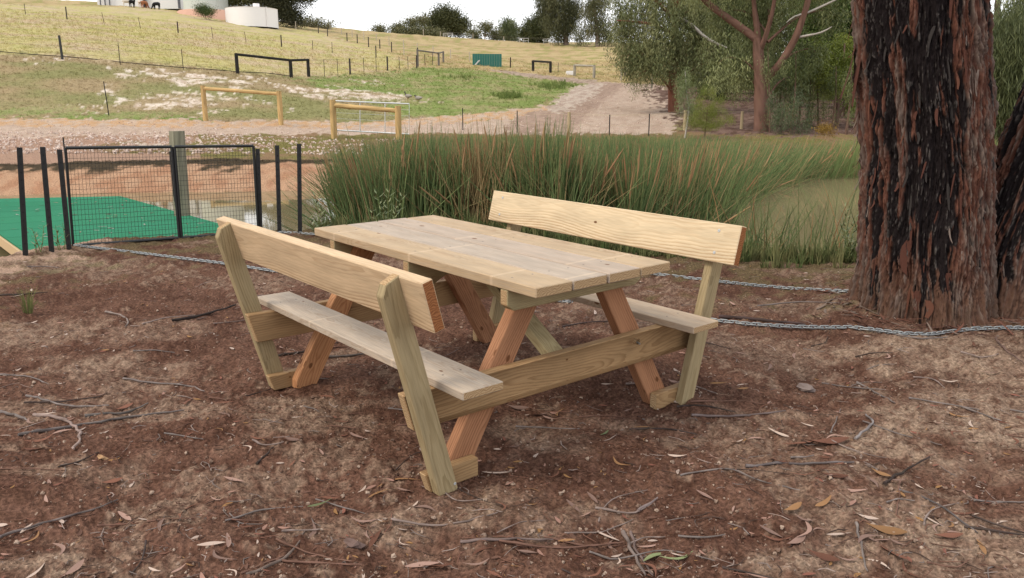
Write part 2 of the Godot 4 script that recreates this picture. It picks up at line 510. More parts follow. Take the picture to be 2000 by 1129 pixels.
# ------------------------------------------------------------------ timber
# boards are sawn from a log: growth rings, knots, fibre, weathering and the pale marks left by stacking sticks
func wood_texture(seed_: int, early: Color, late: Color, o: Dictionary) -> ImageTexture:
	var w := 1024
	var h := 128
	var r2 := RandomNumberGenerator.new()
	r2.seed = seed_
	var d0: float = o.get("depth", 0.05)
	var sl: float = o.get("slope", 0.02)
	var q0: float = o.get("pith", 0.02)
	var rw: float = o.get("ring", 0.007)
	var strength: float = o.get("strength", 0.8)
	var grey: float = o.get("grey", 0.0)
	var gc: Color = o.get("grey_colour", Color(0.63, 0.58, 0.525))
	var marks: Array = o.get("marks", [])
	var knots: Array = o.get("knots", [])
	var data := PackedByteArray()
	data.resize(w * h * 3)
	var so := seed_ * 13.7
	var dcol := PackedFloat32Array()
	var qcol := PackedFloat32Array()
	for x in w:
		var s := 1.9 * x / w
		dcol.append(d0 + sl * (s - 0.95) + nz.get_noise_2d(s * 1.4, so) * 0.018 + nz.get_noise_2d(s * 5.0, so + 9) * 0.004)
		qcol.append(q0 + nz.get_noise_2d(s * 1.1, so + 30) * 0.03)
	var i := 0
	for y in h:
		var q := (float(y) / h - 0.5) * 0.24
		for x in w:
			var s := 1.9 * x / w
			var dq := q - qcol[x]
			var r := sqrt(dq * dq + dcol[x] * dcol[x]) + nz.get_noise_2d(s * 7.0 + so, q * 60.0) * 0.0012
			var kn := 0.0
			for k in knots:
				var ex: float = (s - k[0]) / (k[2] * 1.7)
				var ey: float = (q - k[1]) / k[2]
				var dd := ex * ex + ey * ey
				if dd < 9.0:
					r += k[2] * 0.7 * exp(-dd * 0.45)
					kn = maxf(kn, 1.0 - sm(0.35, 1.0, dd))
			var ph := r / rw
			var fl := floorf(ph)
			var fr := ph - fl
			var lw := sm(0.35, 0.92, fr) * (1.0 - sm(0.93, 1.0, fr)) * (0.55 + 0.45 * sin(fl * 12.9 + so))
			var fib := nz.get_noise_2d(s * 9.0, q * 700.0 + so) * 0.045 + nz.get_noise_2d(s * 2.5 + so, q * 12.0) * 0.035
			var c := early.lerp(late, clampf(lw * strength, 0, 1))
			if grey > 0.0:
				c = c.lerp(gc, clampf(grey * (0.85 + nz.get_noise_2d(s * 4.0 + so, q * 160.0) * 0.5 - lw * 0.4), 0, 1))
			for mk in marks:
				var md := absf(s - mk + dq * 0.04)
				if md < 0.011: c = c.lerp(Color(0.82, 0.73, 0.62), 0.38 * (1.0 - sm(0.006, 0.011, md)))
			if kn > 0.0: c = c.lerp(Color(0.36, 0.22, 0.13), kn * 0.8)
			var b := 1.0 + fib
			data[i] = clampi(int(c.r * b * 255), 0, 255); data[i + 1] = clampi(int(c.g * b * 255), 0, 255); data[i + 2] = clampi(int(c.b * b * 255), 0, 255)
			i += 3
	return ImageTexture.create_from_image(Image.create_from_data(w, h, false, Image.FORMAT_RGB8, data))

func wood(key: String, seed_: int, early: Color, late: Color, o: Dictionary) -> Material:
	var m := StandardMaterial3D.new()
	m.albedo_texture = wood_texture(seed_, early, late, o)
	m.roughness = o.get("rough", 0.7)
	m.metallic_specular = 0.25
	mats[key] = m
	return m

func end_grain(key: String, early: Color, late: Color) -> Material:
	var im := Image.create(128, 128, false, Image.FORMAT_RGB8)
	for y in 128:
		for x in 128:
			var p := Vector2(x - 30.0, y + 60.0)
			var ph := p.length() / 5.0 + nz.get_noise_2d(x * 0.05, y * 0.05) * 0.5
			var fr := ph - floorf(ph)
			var c := early.lerp(late, sm(0.35, 0.9, fr) * (1.0 - sm(0.93, 1.0, fr)) * 0.85)
			var b := 1.0 + nz.get_noise_2d(x * 0.7, y * 0.7) * 0.07
			im.set_pixel(x, y, Color(c.r * b, c.g * b, c.b * b))
	var m := StandardMaterial3D.new()
	m.albedo_texture = ImageTexture.create_from_image(im)
	m.roughness = 0.85
	m.metallic_specular = 0.15
	mats[key] = m
	return m

func chamfered(poly: Array, b: float) -> PackedVector2Array:
	var o := PackedVector2Array()
	var n := poly.size()
	for i in n:
		var p: Vector2 = poly[i]
		o.append(p + (poly[(i + n - 1) % n] - p).normalized() * b)
		o.append(p + (poly[(i + 1) % n] - p).normalized() * b)
	return o

func inset(poly: PackedVector2Array, b: float) -> PackedVector2Array:
	var o := PackedVector2Array()
	var n := poly.size()
	for i in n:
		var e1 := (poly[i] - poly[(i + n - 1) % n]).normalized()
		var e2 := (poly[(i + 1) % n] - poly[i]).normalized()
		var m := Vector2(-e1.y, e1.x) + Vector2(-e2.y, e2.x)
		o.append(poly[i] + m * (b / maxf(0.3, 0.5 * m.length_squared())))
	return o

# outline (counter-clockwise) in x-y, sawn between z0 and z1, edges eased; grain along g
func timber(outline: Array, z0: float, z1: float, g: Vector3, face_mat: Material, end_mat: Material, basis_ := Basis.IDENTITY, shift := Vector2.ZERO, hole: Array = []) -> ArrayMesh:
	var bev := 0.0035
	var full := chamfered(outline, bev)
	var small := inset(full, bev)
	var mid := Vector3.ZERO
	for p in outline: mid += Vector3(p.x, p.y, 0) / outline.size()
	mid.z = (z0 + z1) * 0.5
	if absf(g.z) > 0.5: mid.z = 0.0
	var mirrored := basis_.determinant() < 0.0
	var sides := MB.new()
	var ends := MB.new()
	var put := func(pts: Array) -> void:
		var nn: Vector3
		if pts.size() == 4: nn = (pts[2] - pts[0]).cross(pts[3] - pts[1])
		else: nn = (pts[1] - pts[0]).cross(pts[2] - pts[0])
		nn = nn.normalized()
		var is_end := absf(nn.dot(g)) > 0.75
		var mb: MB = ends if is_end else sides
		var ac := nn.cross(g).normalized() if not is_end else (Vector3.UP if absf(g.y) < 0.7 else Vector3.RIGHT)
		ac = (ac - g * ac.dot(g)).normalized()
		var b := mb.v.size()
		for p in pts:
			var q: Vector3 = p - mid
			var t := Vector2(q.dot(g) / 1.9 + 0.5, q.dot(ac) / 0.24 + 0.5) + shift
			if is_end: t = Vector2(q.dot(g.cross(ac)) / 0.24 + 0.5, q.dot(ac) / 0.24 + 0.5)
			mb.vert(basis_ * p, (basis_ * nn).normalized(), Color.WHITE, t)
		for k in range(1, pts.size() - 1):
			if mirrored: mb.tri(b, b + k, b + k + 1)
			else: mb.tri(b, b + k + 1, b + k)
	var n := full.size()
	var rings := [[small, z0], [full, z0 + bev], [full, z1 - bev], [small, z1]]
	for r in 3:
		for i in n:
			var k := (i + 1) % n
			var a: PackedVector2Array = rings[r][0]
			var c: PackedVector2Array = rings[r + 1][0]
			put.call([Vector3(a[i].x, a[i].y, rings[r][1]), Vector3(a[k].x, a[k].y, rings[r][1]), Vector3(c[k].x, c[k].y, rings[r + 1][1]), Vector3(c[i].x, c[i].y, rings[r + 1][1])])
	for e in [z0, z1]:
		var poly := small.duplicate()
		if e == z1 and hole.size() > 0:      # a bored hole in the front face: bridge the outline to the circle
			var hc: Vector2 = hole[0]
			var best := 0
			for i in n:
				if small[i].distance_to(hc) < small[best].distance_to(hc): best = i
			var a0 := (small[best] - hc).angle()
			poly = PackedVector2Array()
			for i in n + 1: poly.append(small[(best + i) % n] + (Vector2(0.00004, 0.00002) if i == n else Vector2.ZERO))
			for i in 21: poly.append(hc + Vector2.from_angle(a0 - TAU * i / 20.0 + (0.004 if i == 0 else (-0.004 if i == 20 else 0.0))) * hole[1])
			for i in 20:
				var p1: Vector2 = hc + Vector2.from_angle(TAU * i / 20.0) * hole[1]
				var p2: Vector2 = hc + Vector2.from_angle(TAU * (i + 1) / 20.0) * hole[1]
				put.call([Vector3(p1.x, p1.y, z1), Vector3(p2.x, p2.y, z1), Vector3(p2.x, p2.y, z1 - hole[2]), Vector3(p1.x, p1.y, z1 - hole[2])])
				put.call([Vector3(p1.x, p1.y, z1 - hole[2]), Vector3(p2.x, p2.y, z1 - hole[2]), Vector3(hc.x, hc.y, z1 - hole[2])])
		var tr := PackedInt32Array()
		if e == z1 and hole.size() > 0: tr = Geometry2D.triangulate_polygon(poly)
		else:
			for i in range(1, n - 1): tr.append_array(PackedInt32Array([0, i, i + 1]))
		for i in range(0, tr.size(), 3):
			var p := [Vector3(poly[tr[i]].x, poly[tr[i]].y, e), Vector3(poly[tr[i + 1]].x, poly[tr[i + 1]].y, e), Vector3(poly[tr[i + 2]].x, poly[tr[i + 2]].y, e)]
			var up: float = (p[1] - p[0]).cross(p[2] - p[0]).z
			if (up > 0) == (e == z1): put.call(p)
			else: put.call([p[0], p[2], p[1]])
	var m := ArrayMesh.new()
	sides.surface(m, face_mat)
	ends.surface(m, end_mat)
	return m

func rect(x0: float, y0: float, x1: float, y1: float) -> Array:
	return [Vector2(x0, y0), Vector2(x1, y0), Vector2(x1, y1), Vector2(x0, y1)]

func flip(poly: Array) -> Array:      # mirrored in x, order kept counter-clockwise
	var o := []
	for i in range(poly.size() - 1, -1, -1): o.append(Vector2(-poly[i].x, poly[i].y))
	return o

func screw_mesh(r: float) -> ArrayMesh:
	var mb := MB.new()
	mb.tube([Vector3(0, 0, -0.004), Vector3(0, 0, 0.0012), Vector3(0, 0, 0.0016)], [r, r, r * 0.85], 12, Color(0.50, 0.50, 0.48))
	mb.tube([Vector3(0, 0, 0.001), Vector3(0, 0, 0.0019)], [r * 0.24, r * 0.24], 6, Color(0.05, 0.05, 0.05))
	return mb.mesh(mat("screw", Color.WHITE, 0.5, 0.0, true))

func build_table() -> void:
	var t := thing("picnic_table", "pale pine picnic table with two backed benches and reddish legs standing on bare soil", "picnic table", Vector3(-0.187, 0, -3.856), 0.6919)
	var eg := end_grain("end_pale", Color(0.70, 0.59, 0.45), Color(0.54, 0.42, 0.30))
	var egr := end_grain("end_red", Color(0.60, 0.40, 0.26), Color(0.43, 0.26, 0.16))
	var gz := Vector3(0, 0, 1)
	var tan_early := Color(0.71, 0.605, 0.47)
	var tan_late := Color(0.58, 0.46, 0.34)
	var tops := [
		wood("top_a", 11, tan_early, tan_late, {"grey": 0.33, "depth": 0.06, "slope": 0.03, "ring": 0.006, "strength": 0.6, "marks": [0.27, 0.98, 1.58], "knots": [[0.42, 0.085, 0.011]]}),
		wood("top_b", 12, Color(0.71, 0.63, 0.55), Color(0.58, 0.49, 0.41), {"grey": 0.7, "depth": 0.05, "slope": 0.02, "ring": 0.007, "strength": 0.5, "marks": [0.98, 1.80], "knots": [[0.22, 0.02, 0.008]]}),
		wood("top_c", 13, Color(0.71, 0.62, 0.54), Color(0.58, 0.48, 0.39), {"grey": 0.64, "depth": 0.04, "slope": 0.04, "ring": 0.008, "strength": 0.55, "marks": [0.80, 1.60], "knots": [[0.86, -0.02, 0.012], [1.72, 0.03, 0.009], [0.36, 0.0, 0.013]]}),
		wood("top_d", 14, tan_early, tan_late, {"grey": 0.33, "depth": 0.07, "slope": 0.05, "ring": 0.006, "strength": 0.65, "marks": [0.84, 1.62]})]
	for i in 4:
		var x0 := -0.388 + 0.1945 * i
		obj("tabletop_board", timber(rect(x0, 0.733, x0 + 0.1855, 0.7742 - 0.0012 * (i % 2)), -0.9012 + 0.002 * (i % 2), 0.9012 - 0.0025 * (i % 2), gz, tops[i], eg), t)
	var dot := MB.new()
	dot.tube([Vector3(0, -0.004, 0), Vector3(0, 0.0006, 0)], [0.0042, 0.0042], 8, Color(0.10, 0.085, 0.07))
	var dotm := dot.mesh(mats["screw"] if mats.has("screw") else mat("screw", Color.WHITE, 0.5, 0.0, true))
	for b in t.get_children():
		var mid: float = -0.388 + 0.1945 * b.get_index() + 0.095
		for q in [[-0.05, 0.708], [0.052, 0.712], [-0.048, -0.71], [0.05, -0.707], [-0.04, 0.003], [0.045, -0.002]]:
			obj("screw", dotm, b).position = Vector3(mid + q[0], 0.7742 - 0.0012 * (b.get_index() % 2), q[1])
	var seat_m := [wood("seat_a", 21, Color(0.73, 0.65, 0.56), Color(0.57, 0.48, 0.40), {"grey": 0.7, "depth": 0.05, "slope": 0.01, "ring": 0.005, "strength": 0.75, "marks": [0.66, 1.38], "knots": [[0.3, 0.05, 0.006], [1.62, -0.02, 0.007]]}),
		wood("seat_b", 22, Color(0.72, 0.62, 0.51), Color(0.56, 0.45, 0.35), {"grey": 0.5, "depth": 0.04, "slope": 0.02, "ring": 0.006, "strength": 0.6, "knots": [[1.25, 0.01, 0.012]]})]
	var back_m := [wood("back_a", 31, Color(0.765, 0.66, 0.53), Color(0.545, 0.415, 0.295), {"depth": 0.012, "slope": 0.012, "pith": 0.045, "ring": 0.015, "strength": 1.0, "rough": 0.6}),
		wood("back_b", 32, Color(0.80, 0.715, 0.585), Color(0.63, 0.50, 0.365), {"depth": 0.02, "slope": 0.022, "pith": 0.05, "ring": 0.015, "strength": 0.9, "rough": 0.6, "knots": [[0.95, 0.0, 0.008]]})]
	var post_m := wood("post", 41, Color(0.62, 0.55, 0.42), Color(0.49, 0.42, 0.30), {"depth": 0.02, "slope": 0.02, "pith": 0.01, "ring": 0.012, "strength": 0.85})
	var beam_m := wood("beam", 51, Color(0.62, 0.50, 0.36), Color(0.50, 0.38, 0.26), {"depth": 0.02, "slope": 0.03, "pith": 0.03, "ring": 0.012, "strength": 0.7, "knots": [[0.93, -0.01, 0.005]]})
	var leg_m := wood("leg", 61, Color(0.63, 0.455, 0.335), Color(0.475, 0.31, 0.215), {"depth": 0.03, "slope": 0.02, "pith": -0.03, "ring": 0.011, "strength": 0.75, "knots": [[1.12, 0.02, 0.011], [0.85, -0.03, 0.008]]})
	var leg_p := wood("leg_pale", 62, Color(0.69, 0.50, 0.35), Color(0.53, 0.34, 0.22), {"depth": 0.03, "slope": 0.02, "pith": -0.03, "ring": 0.011, "strength": 0.6, "knots": [[0.72, 0.0, 0.011], [0.60, 0.02, 0.004]]})
	var cleat_m := wood("cleat", 71, Color(0.64, 0.58, 0.44), Color(0.50, 0.43, 0.31), {"depth": 0.03, "slope": 0.02, "ring": 0.007, "strength": 0.6})
	# benches
	var ca := cos(0.2577)
	var sa := sin(0.2577)
	for s in 2:
		var sgn := -1.0 if s == 0 else 1.0
		var seat := rect(0.551, 0.4176, 0.735, 0.4506)
		obj("seat_board", timber(seat if s == 1 else flip(seat), -0.9014, 0.9099, gz, seat_m[s], eg), t)
		for q in [[-0.04, 0.712], [0.045, 0.708], [-0.045, -0.706], [0.04, -0.71]]:
			obj("screw", dotm, t.get_child(t.get_child_count() - 1)).position = Vector3(sgn * 0.643 + q[0], 0.4506, q[1])
		var b0 := Vector2(0.8095, 0.7008)
		var up := Vector2(sa, ca) * 0.187
		var ou := Vector2(ca, -sa) * 0.045
		var back := [b0, b0 + ou, b0 + ou + up, b0 + up]
		var bo := obj("backrest_board", timber(back if s == 1 else flip(back), -0.9221, 0.9174, gz, back_m[s], egr), t)
		if s == 1:
			for q in [[0.15, 0.80], [0.045, 0.80], [0.15, -0.82], [0.045, -0.82]]:
				var sc := obj("screw", screw_mesh(0.0078), bo)
				var at: Vector2 = b0 + Vector2(sa, ca) * q[0]
				sc.position = Vector3(at.x, at.y, q[1])
				sc.basis = Basis(Vector3(0, 0, 1), Vector3(sa, ca, 0), Vector3(-ca, sa, 0))
		# posts: lean outwards, outer top corner sawn off
		var pd := Vector2(sa, ca)
		var post := [Vector2(0.664, 0.0), Vector2(0.753, 0.0), Vector2(0.753, 0.0) + pd * 0.832, Vector2(0.753, 0.0) + pd * 0.870 - Vector2(ca, -sa) * 0.026, Vector2(0.664, 0.0) + pd * 0.905]
		for e in [-1.0, 1.0]:
			var z0: float = 0.731 if e > 0 else -0.776
			var pm := timber(post if s == 1 else flip(post), z0, z0 + 0.045, Vector3(sgn * sa, ca, 0), post_m, eg, Basis.IDENTITY, Vector2(0.13 * s + 0.31 * e, 0.02 * e))
			var po := obj("back_post", pm, t)
			if s == 0 and e > 0:
				var sc2 := obj("screw", screw_mesh(0.006), po)
				sc2.position = Vector3(-0.682, 0.032, 0.776)
			var bz: float = 0.6860 if e > 0 else -0.7310
			var block := [Vector2(0.535, 0.0), Vector2(0.760, 0.0), Vector2(0.785, 0.080), Vector2(0.535, 0.080)]
			obj("foot_block", timber(block if s == 1 else flip(block), bz, bz + 0.0448, Vector3(1, 0, 0), beam_m, eg, Basis.IDENTITY, Vector2(0.3 * s, 0.1 * e)), t)
			# A-frame legs
			var k := 0.578
			var lx := func(y: float) -> float: return 0.253 + (0.628 - y) * k
			var hw := 0.0605
			var leg := [Vector2(lx.call(0.0) - hw, 0.0), Vector2(lx.call(0.0) + hw - 0.008, 0.0), Vector2(lx.call(0.030) + hw + 0.006, 0.045), Vector2(lx.call(0.733) + hw, 0.733), Vector2(lx.call(0.733) - hw, 0.733)]
			var lz: float = 0.629 if e > 0 else -0.6858
			var lo := obj("leg", timber(leg if s == 1 else flip(leg), lz, lz + 0.0568, Vector3(-sgn * k, 1, 0).normalized(), leg_p if (s == 0 and e < 0) else leg_m, egr, Basis.IDENTITY, Vector2(0.2 * s, 0.13 * e + 0.07)), t)
			if s == 1 and e < 0:
				var bb := MB.new()
				bb.tube([Vector3(0, 0, 0), Vector3(0, 0, 0.004)], [0.014, 0.013], 14, Color(0.05, 0.05, 0.05))
				bb.tube([Vector3(0, 0, 0.004), Vector3(0, 0, 0.011)], [0.007, 0.006], 6, Color(0.2, 0.2, 0.2))
				var bl := obj("bolt", bb.mesh(mat("bolt", Color.WHITE, 0.4, 0.8, true)), lo)
				bl.position = Vector3(0.32, 0.53, lz + 0.0568)
	# beams that carry the seats, one at each end
	for e in [-1.0, 1.0]:
		var bz: float = 0.6860 if e > 0 else -0.7310
		var beam := [Vector2(-0.828, 0.270), Vector2(0.828, 0.270), Vector2(0.868, 0.4172), Vector2(-0.868, 0.4172)]
		var hole := [Vector2(0.385, 0.372), 0.0135, 0.022]
		var bo := obj("seat_beam", timber(beam, bz, bz + 0.0448, Vector3(1, 0, 0), beam_m, eg, Basis.IDENTITY, Vector2(0, 0.04 * e), hole if e > 0 else []), t)
		if e > 0:
			var bb := MB.new()
			bb.tube([Vector3(0.391, 0.368, 0.70), Vector3(0.391, 0.364, 0.728), Vector3(0.392, 0.3625, 0.7365)], [0.0045, 0.0045, 0.004], 10, Color(0.5, 0.5, 0.48))
			obj("bolt", bb.mesh(mat("bolt", Color.WHITE, 0.4, 0.8, true)), bo)
	for z in [0.686, -0.731, -0.022]:
		var cl := [Vector2(-0.352, 0.645), Vector2(0.352, 0.645), Vector2(0.386, 0.669), Vector2(0.386, 0.7328), Vector2(-0.386, 0.7328), Vector2(-0.386, 0.669)]
		obj("top_cleat", timber(cl, z, z + 0.0448, Vector3(1, 0, 0), cleat_m, eg), t)
	# braces from the beams up to the middle cleat
	for e in [-1.0, 1.0]:
		var a := Vector2(0.66, 0.345)
		var b := Vector2(0.085, 0.700)
		var d := (b - a).normalized()
		var w := Vector2(-d.y, d.x) * 0.0225
		var br := [a - w, a + w, b + w, b - w]
		if (br[1] - br[0]).cross(br[2] - br[0]) < 0.0: br.reverse()
		var bs := Basis(Vector3(0, 0, e), Vector3(0, 1, 0), Vector3(1, 0, 0))
		obj("brace", timber(br, -0.075, 0.013, Vector3(d.x, d.y, 0), cleat_m, eg, bs, Vector2(0.2 * e, 0.05)), t)

# ------------------------------------------------------------------ jetty, gate, pickets, chains
func ybar(h: float) -> ArrayMesh:      # black steel Y-section picket with punched holes in the front flange
	var mb := MB.new()
	var blk := Color(0.012, 0.012, 0.013)
	for a in [PI * 0.5 + 2.2, PI * 0.5 - 2.2]:
		var d := Vector3(cos(a), 0, sin(a))
		var n := Vector3(-d.z, 0, d.x) * 0.0018
		var p := d * 0.027
		for q in [[Vector3.ZERO, p, n], [p, Vector3.ZERO, -n]]:
			mb.face([q[0] + q[2], q[1] + q[2], q[1] + q[2] + Vector3(0, h, 0), q[0] + q[2] + Vector3(0, h, 0)], blk)
		mb.face([p + n, p - n, p - n + Vector3(0, h, 0), p + n + Vector3(0, h, 0)], blk)
	mb.box(Vector3(-0.0225, 0, 0.002), Vector3(-0.005, h, 0.006), blk)
	mb.box(Vector3(0.005, 0, 0.002), Vector3(0.0225, h, 0.006), blk)
	var y := 0.0
	while y < h:
		var top := minf(y + 0.062, h)
		mb.box(Vector3(-0.005, y, 0.0025), Vector3(0.005, top, 0.0055), blk)
		y += 0.073
	return mb.mesh(mat("black_steel", Color.WHITE, 0.45, 0.0, true))

func build_waterside() -> void:
	# floating jetty: green matting over boards
	var nl := Vector2(-4.86, -8.02)
	var nrr := Vector2(-2.90, -9.20)
	var fr := Vector2(-6.20, -12.83)
	var fl := Vector2(-8.60, -12.40)
	var jetty := thing("jetty", "floating jetty covered in bright green matting behind the black mesh gate", "jetty", Vector3(-5.6, -0.1, -10.5))
	var base := jetty.position
	var turf := ground_material("matting", 31, 6.0, 0.12, 0.12, 3.0, 0.72)
	var n := 9
	for i in n:      # panels of matting with open seams across the jetty
		var a := float(i) / n + 0.0012
		var b := float(i + 1) / n - 0.0012
		var mb := MB.new()
		var q := []
		for e in [[a, 0.0], [a, 1.0], [b, 1.0], [b, 0.0]]:
			var l := nl.lerp(fl, e[0])
			var r := nrr.lerp(fr, e[0])
			var w := l.lerp(r, e[1])
			q.append(Vector3(w.x, base.y, w.y) - base)
		var g := Color(0.052, 0.235, 0.13) * (0.94 + 0.1 * rng.randf())
		mb.face_up(q, g)
		for k in 4: mb.face([q[k], q[(k + 1) % 4], q[(k + 1) % 4] - Vector3(0, 0.02, 0), q[k] - Vector3(0, 0.02, 0)], g)
		obj("mat_panel", mb.mesh(turf), jetty)
	var pine := mat("jetty_pine", lin(0.52, 0.37, 0.22), 0.8)
	for e in [[nl, fl], [nrr, fr], [fl, fr], [nl, nrr]]:
		var a2: Vector2 = e[0]
		var b2: Vector2 = e[1]
		var d := (b2 - a2).normalized()
		var o := Vector2(-d.y, d.x) * 0.022
		var mb := MB.new()
		var c := []
		for s in [[a2, -1], [b2, -1], [b2, 1], [a2, 1]]:
			var w: Vector2 = s[0] + o * s[1]
			c.append(Vector3(w.x, 0, w.y))
		for y in [[-0.024, -0.135]]:
			for k in 4:
				var p1: Vector3 = c[k] + Vector3(0, base.y + y[0], 0) - base
				var p2: Vector3 = c[(k + 1) % 4] + Vector3(0, base.y + y[0], 0) - base
				var dn := Vector3(0, y[1] - y[0], 0)
				mb.face([p1, p2, p2 + dn, p1 + dn])
			mb.face_up(c.map(func(w): return w + Vector3(0, base.y + y[0], 0) - base))
		obj("edge_board", mb.mesh(pine), jetty)
	var fm := mat("float_plastic", lin(0.10, 0.10, 0.115), 0.5)
	for e in [0.15, 0.5, 0.85]:
		var a3 := nl.lerp(fl, e)
		var b3 := nrr.lerp(fr, e)
		var mb := MB.new()
		var p1 := Vector3(a3.x, -0.335, a3.y) - base
		var p2 := Vector3(b3.x, -0.335, b3.y) - base
		mb.tube([p1.lerp(p2, 0.06), p1.lerp(p2, 0.07), p1.lerp(p2, 0.93), p1.lerp(p2, 0.94)], [0.07, 0.10, 0.10, 0.07], 14)
		obj("float_drum", mb.mesh(fm), jetty)
	# round mooring pile
	var pb := P(352, 413, 10.75)
	var pt := P(345, 256, 10.75)
	var pm := MB.new()
	var rows := 26
	var sides := 28
	for j in rows + 1:
		var f := float(j) / rows
		var c := Vector3(lerpf(pb.x, pt.x, f), lerpf(-0.9, pt.y, f), -10.75)
		for k in sides + 1:
			var a := TAU * k / sides
			var r := 0.107 - 0.012 * f + nf.get_noise_3d(cos(a) * 3, f * 1.5, sin(a) * 3) * 0.006
			var tone := 0.8 + nf.get_noise_3d(cos(a) * 5, f * 2.0, sin(a) * 5) * 0.5
			pm.vert(c + Vector3(cos(a), 0, sin(a)) * r - Vector3(pb.x, 0, -10.75), Vector3(cos(a), 0, sin(a)), Color(0.31, 0.275, 0.20) * tone)
	for j in rows:
		for k in sides:
			var i0 := j * (sides + 1) + k
			pm.tri(i0, i0 + 1, i0 + sides + 1); pm.tri(i0 + 1, i0 + sides + 2, i0 + sides + 1)
	var cap := pm.vert(pt - Vector3(pb.x, 0, -10.75) + Vector3(0, 0.004, 0), Vector3.UP, Color(0.28, 0.25, 0.19))
	for k in sides: pm.tri(cap, rows * (sides + 1) + k, rows * (sides + 1) + k + 1)
	var pile := obj("mooring_pile", pm.mesh(mat("pile", Color.WHITE, 0.9, 0, true)))
	pile.position = Vector3(pb.x, 0, -10.75)
	tag(pile, "thick round weathered timber pile at the edge of the green jetty", "pile")
	# pickets: foot pixel, top pixel
	var where := [[50, 500, 38, 288, "black steel picket standing at the corner of the green jetty"],
		[101, 492, 83, 287, "black steel picket with punched holes between the jetty corner and the gate"],
		[135, 487, 116, 292, "black steel picket leaning against the hinge side of the mesh gate"],
		[509, 452, 503, 291, "black steel picket against the latch side of the mesh gate"],
		[546, 455, 541, 284, "black steel picket standing first beyond the gate on the pond side"],
		[586, 455, 584, 281, "black steel picket standing beside the leafy sapling at the water"]]
	for q in where:
		var g := G(q[0], q[1])
		var top := P(q[2], q[3], -g.z)
		var o := obj("steel_picket", ybar((top - g).length() + 0.1))
		var up := (top - g).normalized()
		var fw := Vector3(-g.x, 0, -g.z).normalized()
		fw = (fw - up * fw.dot(up)).normalized()
		o.basis = Basis(up.cross(fw), up, fw)
		o.position = g - up * 0.1
		tag(o, q[4], "fence post", "pickets beside the gate")
	# double mesh gate
	var ga := P(143, 480, -G(143, 480).z)
	var gb := P(505, 453, -G(505, 453).z)
	var gm := ga.lerp(gb, 0.555)
	var gate := thing("mesh_gate", "black steel gate of fine welded mesh in two leaves before the green jetty", "gate", ga)
	var blk := mat("black_steel", Color.WHITE, 0.45, 0.0, true)
	var bc := Color(0.012, 0.012, 0.013)
	var up_a := P(129, 289, -ga.z).y - ga.y
	var up_b := P(499, 285, -gb.z).y - gb.y
	for leaf in 2:
		var a := Vector3.ZERO if leaf == 0 else gm - ga + (gb - gm).normalized() * 0.012
		var b := gm - ga - (gb - gm).normalized() * 0.012 if leaf == 0 else gb - ga
		var ha := lerpf(up_a, up_b, 0.0 if leaf == 0 else 0.555)
		var hb := lerpf(up_a, up_b, 0.555 if leaf == 0 else 1.0)
		var tilt := Vector3(0.045, 0, 0) if leaf == 0 else Vector3(0.015, 0, 0)
		var at := a + Vector3(0, ha, 0) + tilt
		var bt := b + Vector3(0, hb, 0) + Vector3(0.012, 0, 0)
		for seg in [["frame_rail", at, bt], ["frame_rail", a, b], ["frame_upright", a, at], ["frame_upright", b, bt]]:
			var mb := MB.new()
			mb.tube([seg[1], seg[2]], [0.0165], 4 if seg[0] == "frame_upright" else 8, bc)
			obj(seg[0], mb.mesh(blk), gate)
		var wm := MB.new()
		var len_ := (b - a).length()
		var nv := int(len_ / 0.031)
		for k in range(1, nv):
			var f := float(k) / nv
			wm.tube([a.lerp(b, f), at.lerp(bt, f)], [0.0017], 4, bc, false)
		for k in range(1, 19):
			var f := k / 19.0
			wm.tube([a.lerp(at, f), b.lerp(bt, f)], [0.0017], 4, bc, false)
		var w := obj("wire_mesh", wm.mesh(blk), gate)
		w.set_meta("kind", "stuff")
	var stay := MB.new()
	var s0 := gm - ga
	stay.tube([s0 + Vector3(-0.04, 0.0, -0.12), s0 + Vector3(-0.05, 0.45, -0.07), s0 + Vector3(-0.03, 0.9, -0.03)], [0.013], 6, bc)
	obj("gate_stay", stay.mesh(blk), gate)
	var rod := MB.new()
	rod.tube([Vector3(0.02, up_a - 0.3, -0.02), Vector3(0.025, up_a + 0.1, -0.02)], [0.007], 6, bc)
	obj("drop_bolt", rod.mesh(blk), gate)

func link_mesh() -> ArrayMesh:
	var mb := MB.new()
	var pts := []
	var hl := 0.0175
	var w := 0.0108
	for k in 8: pts.append(Vector3(hl + cos(-PI / 2 + PI * k / 7.0) * w, 0, sin(-PI / 2 + PI * k / 7.0) * w))
	for k in 8: pts.append(Vector3(-hl + cos(PI / 2 + PI * k / 7.0) * w, 0, sin(PI / 2 + PI * k / 7.0) * w))
	pts.append(pts[0])
	mb.tube(pts, [0.0046], 6, Color.WHITE, false)
	return mb.mesh(mat("galvanised", lin(0.30, 0.31, 0.31), 0.5, 0.7))

